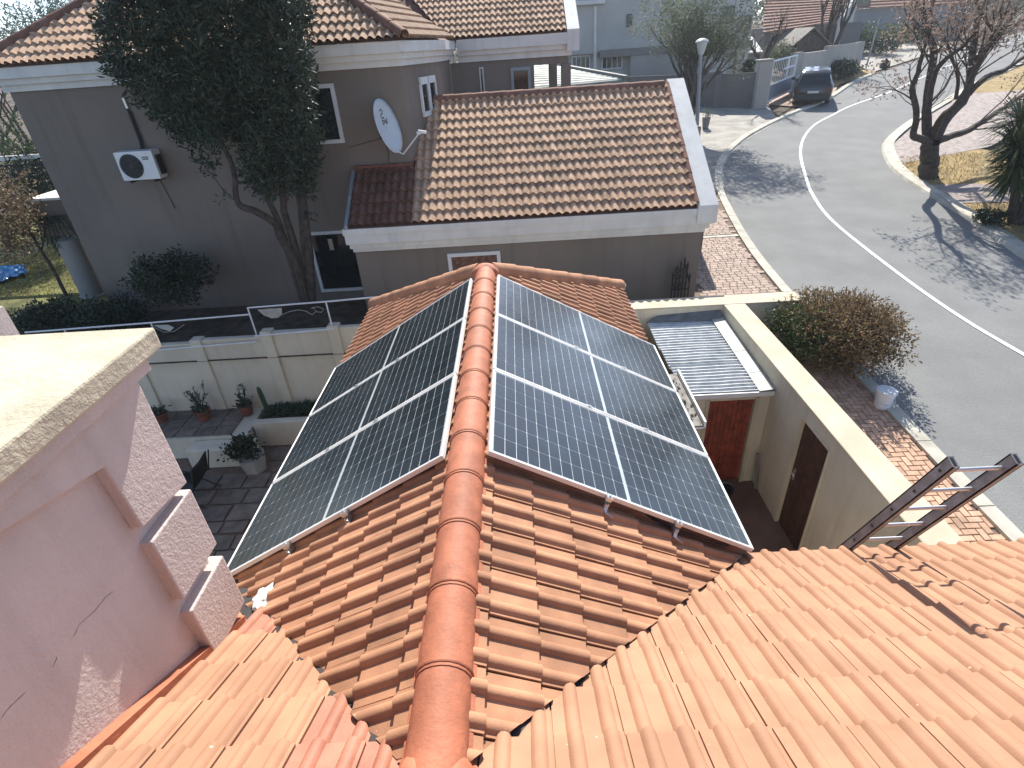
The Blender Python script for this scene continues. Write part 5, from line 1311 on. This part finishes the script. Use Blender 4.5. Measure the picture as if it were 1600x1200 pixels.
for s_ in (-1, 1):
    P = [(s_*.845, .40, .95), (s_*.845, 2.5, .93), (s_*.64, 2.2, 1.34), (s_*.625, .52, 1.42)]; plate('side_window', P if s_ > 0 else P[::-1], GLASS, .012)
    plate('tail_light', [(s_*.56-.0, -.012, .62), (s_*.56+s_*.16, .0, .62), (s_*.56+s_*.18, .02, .84), (s_*.56, -.004, .82)] if s_ > 0 else [(s_*.72, .0, .62), (s_*.56, -.012, .62), (s_*.56, -.004, .82), (s_*.74, .02, .84)], M('tail_red', (.10, .035, .03), .25, .1, 3, 0, 20, coat=.5), .014)
    mb = MB(); mb.obox(cl(s_*.97, 2.15, .98), rgt*.09, fwd*.05, upc*.07); bevel(mb.build('wing_mirror', CARP, cr), .02)
    for y in (.72, 3.05):
        mb = MB(); c = cl(s_*.74, y, .29); mb.lathe(c, [(.12, -.10), (.28, -.10), (.30, -.07), (.30, .07), (.28, .10), (.12, .10)], 18, rgt); wh = mb.build('wheel', BLACK, cr, smooth=True)
        mb = MB(); mb.lathe(cl(s_*.80, y, .29), [(.19, -.06), (.19, .05), (.06, .055), (0, .06)], 12, rgt*s_); mb.build('rim', ALU, wh)
plate('number_plate', [(-.25, -.014, .58), (.25, -.014, .58), (.25, -.006, .68), (-.25, -.006, .68)], M('plate_white', (.6, .6, .55), .5, .05, 3, 0, 20), .01)
plate('bumper', [(-.76, -.03, .30), (.76, -.03, .30), (.76, -.03, .52), (-.76, -.03, .52)], M('bumper_grey', (.045, .047, .05), .5, .1, 4, 0, 20), .04)
# --- white double-storey house
WHH = M('offwhite_plaster', (.48, .47, .44), .9, .05, .8, .08, 40, stain=.08)
BEI = M('beige_plaster', (.42, .38, .32), .9, .05, .8, .08, 40)
vh = thing('white_house', 'off-white double-storey house with pale garage door across the driveway', 'house', (8, 37, 0))
HYY = 36.0
a0, a1 = at(880, 60, HYY).x, at(1172, 60, HYY).x
zg = H(HYY)-1.2
zm_ = at(1040, 76, HYY).z
MB().box(a0-1, a1, HYY, HYY+6, zm_, at(1000, -30, HYY).z).build('upper_wall', WHH, vh)
MB().box(a0-1, a1-.15, HYY+.35, HYY+6, zg, zm_-.002).build('lower_wall', WHH, vh)
MB().box(at(937, 80, HYY).x, a1+.1, HYY-.25, HYY+.3, zm_-.25, zm_+.15).build('string_course', M('taupe_band', (.24, .22, .20), .9, .05, 1, 0, 30), vh)
MB().box(at(984, 100, HYY).x, at(1075, 100, HYY).x, HYY-.2, HYY+.349, zg, zm_-.26).build('porch_block', M('stone_block', (.36, .34, .31), .9, .05, 1, 0, 30), vh)
MB().box(a0-1.2, at(944, 5, HYY).x, HYY-.4, HYY, at(900, 9, HYY).z, at(900, 3, HYY).z).build('eave', WHITE, vh)
MB().tube([at(930, 10, HYY-.06), at(930, 108, HYY-.06)], .09, 8).build('downpipe', WHITE, vh)
def win2(parent, px0, py0, px1, py1, Y, mull=1, fr=FRAMEW):
    p, q_ = at(px0, py0, Y), at(px1, py1, Y); return window(parent, p.x, q_.x, q_.z, p.z, Y-.02, .07, GLASS, mull, fr)
win2(vh, 893, 88, 922, 107, HYY+.33, 3); win2(vh, 940, 84, 972, 107, HYY+.33, 3); win2(vh, 979, 22, 987, 42, HYY, 0, M('dark_frame', (.10, .11, .12), .6, .05, 3, 0, 20)); win2(vh, 1127, 10, 1145, 36, HYY, 1, M('bronze_frame', (.12, .11, .10), .6, .05, 3, 0, 20)); win2(vh, 1158, 24, 1172, 47, HYY-.02, 0, M('taupe_frame', (.16, .15, .14), .6, .05, 3, 0, 20))
p, q_ = at(1103, 92, HYY-.3), at(1148, 116, HYY-.3)
gd = MB()
MB().box(at(1075, 90, HYY).x+.02, at(1168, 90, HYY).x, HYY-.28, HYY+.348, at(1120, 84, HYY).z, zm_-.26).build('garage_lintel', BEI, vh)
for k in range(4):
    z0 = zg+(at(1120, 86, HYY).z-zg)*k/4; z1 = zg+(at(1120, 86, HYY).z-zg)*(k+1)/4
    MB().box(p.x, q_.x, HYY+.1, HYY+.16, z0+.02, z1-.02).build('garage_door_panel', M('garage_door', (.60, .58, .52), .7, .04, 2, .04, 30) if k == 0 else bpy.data.materials['garage_door'], vh)
MB().box(q_.x+.02, at(1160, 90, HYY).x, HYY-.2, HYY+.1, zg, at(1120, 84, HYY).z-.003).build('garage_pier', BEI, vh)
MB().box(at(1160, 90, HYY).x+.01, at(1166, 90, HYY).x, HYY-.27, HYY+.1, zg, at(1120, 84, HYY).z-.003).build('garage_pier', WHH, vh)
# tin lean-to roof seen through the porch
tr = thing('tin_roof_shelter', 'pale corrugated tin shelter roof behind the porch column', 'shelter', (3.4, 21.5, -1.5))
mb = MB(); c0, c1, c2, c3 = at(800, 78, 24.5), at(885, 88, 24.5), at(985, 122, 21.2), at(800, 145, 20.0)
n = 60; vs = []; fs = []
c0, c1 = at(800, 92, 25), at(884, 107, 25); c2, c3 = at(978, 124, 23), at(800, 142, 20.5)
for i in range(n+1):
    t = i/n; P = c0*(1-t)+c3*t; Q = c1*(1-t)+c2*t if True else c1
    o = V((0, 0, .05*math.sin(i*6.2832/5)))
    vs += [P+o, Q+o]
for i in range(n): fs.append((2*i, 2*i+1, 2*i+3, 2*i+2))
mb.add(vs, fs); mb.build('roof_sheet', M('pale_tin', (.55, .56, .48), .6, .1, 3, .05, 30), tr, smooth='all')
MB().bar(c1+V((0, 0, .08)), c2+V((0, 0, .08)), .25, .12).build('ridge_flashing', M('lead_ridge', (.16, .17, .17), .7, .1, 3, 0, 20), tr)
MB().hexa([c3+V((0, -.05, -.9)), c2+V((0, -.05, -.9)), c2+V((0, .05, -.9)), c3+V((0, .05, -.9)), c3+V((0, -.05, -.03)), c2+V((0, -.05, -.03)), c2+V((0, .05, -.03)), c3+V((0, .05, -.03))]).build('fascia', M('blue_grey_fascia', (.22, .26, .27), .8, .05, 2, 0, 20), tr)
for x in (2.2, 4.6): MB().box(x, x+.15, 22.2, 22.35, -2.2, .2).build('post', CONC, tr)
# --- red-roofed house further up
rh = thing('red_roof_house', 'single-storey house with brown-red tiled roof further up the street', 'house', (18, 46, 1))
ry = 44.0
r0, r1, r2, r3 = at(1192, 52, ry), at(1305, 34, ry), at(1335, -12, ry+5), at(1195, -12, ry+5)
rt = M('far_red_tile', (.30, .155, .11), .85, .2, 4, .3, 20)
mb = MB(); nrow = 13; 
for k in range(nrow):
    a, b_ = k/nrow, (k+1)/nrow; P0_, P1_ = r0*(1-a)+r3*a, r1*(1-a)+r2*a; Q0, Q1 = r0*(1-b_)+r3*b_, r1*(1-b_)+r2*b_; l = V((0, 0, .07))
    mb.add([P0_+l, P1_+l, Q1, Q0, P0_, P1_], [(0, 1, 2, 3), (4, 5, 1, 0)])
mb.build('roof', rt, rh)
mb = MB(); w0 = V((r0.x+.2, ry+.4, 0)); mb.box(r0.x+.3, r1.x+2.2, ry+.35, ry+7, H(ry)-1, r1.z-.1); mb.build('wall', M('slate_plaster', (.17, .165, .16), .9, .05, 1, 0, 30), rh)
gb = MB(); u = V((.35, 0, 0)); gb.hexa([r1+V((.05, -.3, -1.5)), r1+V((.4, -.3, -1.5)), r2+V((.4, 0, -2)), r2+V((.05, 0, -2)), r1+V((.05, -.3, .25)), r1+V((.4, -.3, .25)), r2+V((.4, 0, .3)), r2+V((.05, 0, .3))]); gb.build('gable_parapet', WHH, rh)
uh = thing('upper_house', 'blue-grey shaded house with a tiled roof at the top of the street', 'house', (27, 56, 1))
k0, k1 = at(1333, 40, 54), at(1470, 40, 54)
MB().box(k0.x, k1.x+2, 54, 60, H(54)-1, at(1380, 12, 54).z).build('wall', M('bluegrey_plaster', (.27, .28, .29), .9, .05, 1, 0, 30), uh)
p, q_ = at(1335, 14, 54), at(1470, 8, 54); mb = MB()
for k in range(8):
    a, b_ = k/8*3, (k+1)/8*3; mb.add([p+V((-.3, a-.4, a*.6+.07)), q_+V((2, a-.4, a*.6+.07)), q_+V((2, b_-.4, b_*.6)), p+V((-.3, b_-.4, b_*.6)), p+V((-.3, a-.4, a*.6)), q_+V((2, a-.4, a*.6))], [(0, 1, 2, 3), (4, 5, 1, 0)])
mb.build('roof', rt, uh); win2(uh, 1340, 0, 1358, 12, 53.9, 0, M('slate_frame', (.12, .13, .14), .6, .05, 3, 0, 20))
# --- wooden garden hut
gh_ = thing('garden_hut', 'weathered timber garden hut with shingle roof behind the street wall', 'hut', (17, 38, 0))
hy = 38.0; e0, e1 = at(1246, 66, hy), at(1290, 66, hy); zb = H(hy)-.5; pk = at(1270, 42, hy); HUT = M('hut_timber', (.13, .10, .085), .9, .2, 5, .1, 30); HR = M('hut_shingle', (.22, .20, .18), .9, .2, 4, .2, 30)
for k in range(9):
    a = e0.x+(e1.x-e0.x)*k/9; b_ = e0.x+(e1.x-e0.x)*(k+1)/9; zz_ = e0.z+(pk.z-e0.z)*(1-abs((a+b_)/2-pk.x)/((e1.x-e0.x)*.56))*.8
    MB().box(a+.015, b_-.015, hy, hy+.06, zb, max(e0.z-.1, zz_-.05)).build('plank', HUT, gh_)
MB().box(e0.x, e1.x, hy+.07, hy+2.2, zb, e0.z-.1).build('body', HUT, gh_)
for s_, e in ((-1, e0), (1, e1)):
    m1 = MB(); o = V((s_*.35, -.25, -.15)); dn_ = V((0, 2.7, 0)); th = V((0, 0, -.08)); pp_ = V((pk.x, pk.y-.25, pk.z))
    m1.hexa([e+o+th, pp_+th, pp_+th+dn_, e+o+th+dn_, e+o, pp_, pp_+dn_, e+o+dn_]); m1.build('roof_slope', HR, gh_)
cb2 = thing('cottage', 'tiny pale tin-roofed outbuilding between the two houses', 'outbuilding', (14.5, 40, 0))
p, q_ = at(1164, 85, 40), at(1188, 66, 40)
MB().box(p.x, q_.x, 40, 42, H(40)-1, p.z+.0).build('wall', BEI, cb2); mb = MB(); mb.hexa([V((p.x-.2, 39.8, p.z+.02)), V((q_.x+.2, 39.8, p.z+.02)), V((q_.x+.2, 42, q_.z+.25)), V((p.x-.2, 42, q_.z+.25)), V((p.x-.2, 39.8, p.z+.1)), V((q_.x+.2, 39.8, p.z+.1)), V((q_.x+.2, 42, q_.z+.33)), V((p.x-.2, 42, q_.z+.33))]); mb.build('roof', M('pale_roof', (.50, .52, .50), .7, .06, 2, 0, 20), cb2)
win2(cb2, 1172, 90, 1184, 104, 39.97, 1)
random.seed(77)
# --- trees across the street
def tree(name, label, base, h, r, trunk_r, mat, nclump, L, wd, bark=BARKG, group=None, spread=.6, leafy=1.0, kids=(2, 3), stems=3, cz=.68, crown_h=None, per=9, depth=3, off=V((0, 0, 0)), extra=()):
    t = thing(name, label, 'tree', tuple(base), group); mb = MB(); tips = []; b0 = V(base)
    for k in range(stems):
        d = V((random.uniform(-.35, .35), random.uniform(-.3, .3), 1))+off*.3; P = limb(mb, [b0-V((0, 0, .1)), b0+d*h*.18, b0+d*h*.36+V((random.uniform(-.2, .2), 0, 0))], trunk_r*(1 if k == 0 else .75), trunk_r*.55, 8)
        for j in range(3): branch_set(mb, P[-1-random.randint(0, 3)], V((random.uniform(-.8, .8), random.uniform(-.6, .6), 1)), h*.26, trunk_r*.45, depth, tips, spread, .14, 4, .006, kids, .72)
    mb.build('trunk', bark, t, smooth=True); mb = MB(); ch_ = crown_h or h*.6
    for c_, rx_, n_ in extra:
        for _ in range(n_):
            q = rnd_dir(); clump(mb, V(c_)+V((q.x*rx_[0], q.y*rx_[1], q.z*rx_[2]))*random.random()**.4 if False else V(c_)+V((q.x*rx_[0], q.y*rx_[1], q.z*rx_[2]))*(random.random()**.4), .28, per, L, wd, .1)
    tips = [q for q in tips if q[2] <= 1]
    for _ in range(nclump):
        if tips and random.random() < .75:
            p = random.choice(tips)[0]+rnd_dir()*.12*r
        else:
            q = rnd_dir(); k = random.random()**.45; p = b0+off*h*.4+V((q.x*r*k, q.y*r*k, h*cz+q.z*ch_*.5*k))
        clump(mb, p, .10*r+.06, per, L, wd, .1)
    if mb.v: mb.build('crown', mat, t)
    return t
b = V((at(1078, 130, 23.5).x, 23.5, H(23.5))); tree('street_tree', 'slender grey-green leafy tree in front of the white house', b, 5.6, 2.7, .15, LP, 1000, .13, .05, stems=6, extra=(((9.7, 25.2, 5.7), (2.0, 1.6, .9), 420),), cz=.80, per=11)
b = V((13.6, 29.6, H(29.6))); b.x = at(1198, 90, 29.6).x; tree('bare_tree', 'bare dark tree behind the gate pillar', b, 5.0, 1.6, .16, LR, 40, .09, .04, BARK, stems=2, group=None)
b = V((at(1302, 80, 38.5).x, 38.5, H(38.5))); tree('bare_tree', 'bare dark branching tree behind the pale street wall', b, 6.0, 1.9, .2, LR, 40, .1, .05, BARK, stems=3)
for i, (px, py, yy, r, h, m, lb) in enumerate([(1352, 66, 46, 1.5, 1.9, LG, 'bright green rounded shrub at the top of the street'), (1400, 66, 47, 1.4, 1.7, LG, 'green shrub beside the far driveway, under the bare tree'), (1376, 80, 44, 1.2, 1.0, LD, 'low dark shrub before the green ones at the far driveway'), (1440, 74, 50, 1.6, 1.6, LD, 'dark green bush half hidden by the bare verge tree'), (1218, 84, 38, 1.0, 1.5, LP, 'pale green shrub behind the white gate'), (1172, 112, 31.5, .5, 1.3, LD, 'dark shrub by the pale garage pier'), (1480, 40, 62, 3, 3.5, LD, 'large dark shrub mass behind the verge tree'), (1560, 45, 60, 3.2, 3.6, LB, 'grey-green bush high on the right edge'), (1240, 26, 52, 2.2, 4.6, LB, 'grey-green tree-like bush beyond the red roof')]):
    q = at(px, py, yy); shrub('far_shrub', lb, 'shrub', (q.x, yy, H(yy)), r, max(h, (q.z-H(yy))+h*.5), 170 if i < 6 else 360, m, .16, .09, 'shrubs across the street', per=9)
sp = thing('signpost', 'thin grey post leaning on the far verge', 'post', tuple(gp(1353, 107)))
MB().tube([gp(1353, 107), at(1375, 25, gp(1353, 107).y)], .05, 6).build('pole', M('post_grey', (.38, .37, .35), .7, .1, 3, 0, 20), sp)
rk = crumple(gp(1381, 106)+V((0, 0, .2)), .26, .22, .26); tag(rk.build('verge_rock', DARK, None), 'dark rock on the far verge by the road', 'rock')
# trees behind the neighbour's roof, top left
for i, (px, yy, h, r, m, nn, lb) in enumerate([(60, 21, 8.4, 2.6, LB, 640, 'tall blue-grey feathery tree behind the left roof hip'), (150, 23, 8.6, 2.4, LB, 560, 'blue-grey tree behind the evergreen and the grey roof'), (-40, 22, 7.6, 2.3, LB, 460, 'blue-grey tree cut by the left edge, above the roof'), (545, 27, 8.2, 2.2, LB, 260, 'distant grey-green tree above the two roof ridges')]):
    q = at(px, 60, yy); b = V((q.x, yy, G(q.x, yy))); tree('background_tree', lb, b, h, r, .16, m, nn, .22, .05, group='trees behind the grey house', stems=3, cz=.72, spread=.7)
for i, (px, py, yy, r, h, lb) in enumerate([(10, 232, 15.5, 1.3, 3.6, 'light green bush above the balcony at the left edge'), (55, 262, 14.6, .9, 2.7, 'dark green bush behind the balcony railing')]):
    q = at(px, py, yy); shrub('balcony_shrub', lb, 'shrub', (q.x, yy, -2.8), r, q.z+2.8+h*.25, 420, LG if i == 0 else LD, .11, .06)
# far tree belt closing the view
mb = MB()
for _ in range(1500):
    x = random.uniform(-70, 110); yy = 100+random.gauss(0, 9)+abs(x)*.1; z = G(x, yy); clump(mb, V((x, yy, z+random.uniform(0, 6.5))), 1.5, 12, .9, .5, .1)
mb.build('treeline', LB, kind='stuff')
# ------------------------------------------------------------------ thin air haze round the whole scene
hz_ = MB().box(-130, 210, -14, 310, -6, 16)
hzm = bpy.data.materials.new('haze'); hzm.use_nodes = True; n_ = hzm.node_tree.nodes; n_.remove(n_['Principled BSDF'])
pv_ = n_.new('ShaderNodeVolumePrincipled'); pv_.inputs['Color'].default_value = (.86, .93, 1.0, 1); pv_.inputs['Density'].default_value = .0007; pv_.inputs['Anisotropy'].default_value = .35
hzm.node_tree.links.new(pv_.outputs[0], n_['Material Output'].inputs['Volume'])
ho = hz_.build('haze', hzm, kind='stuff')
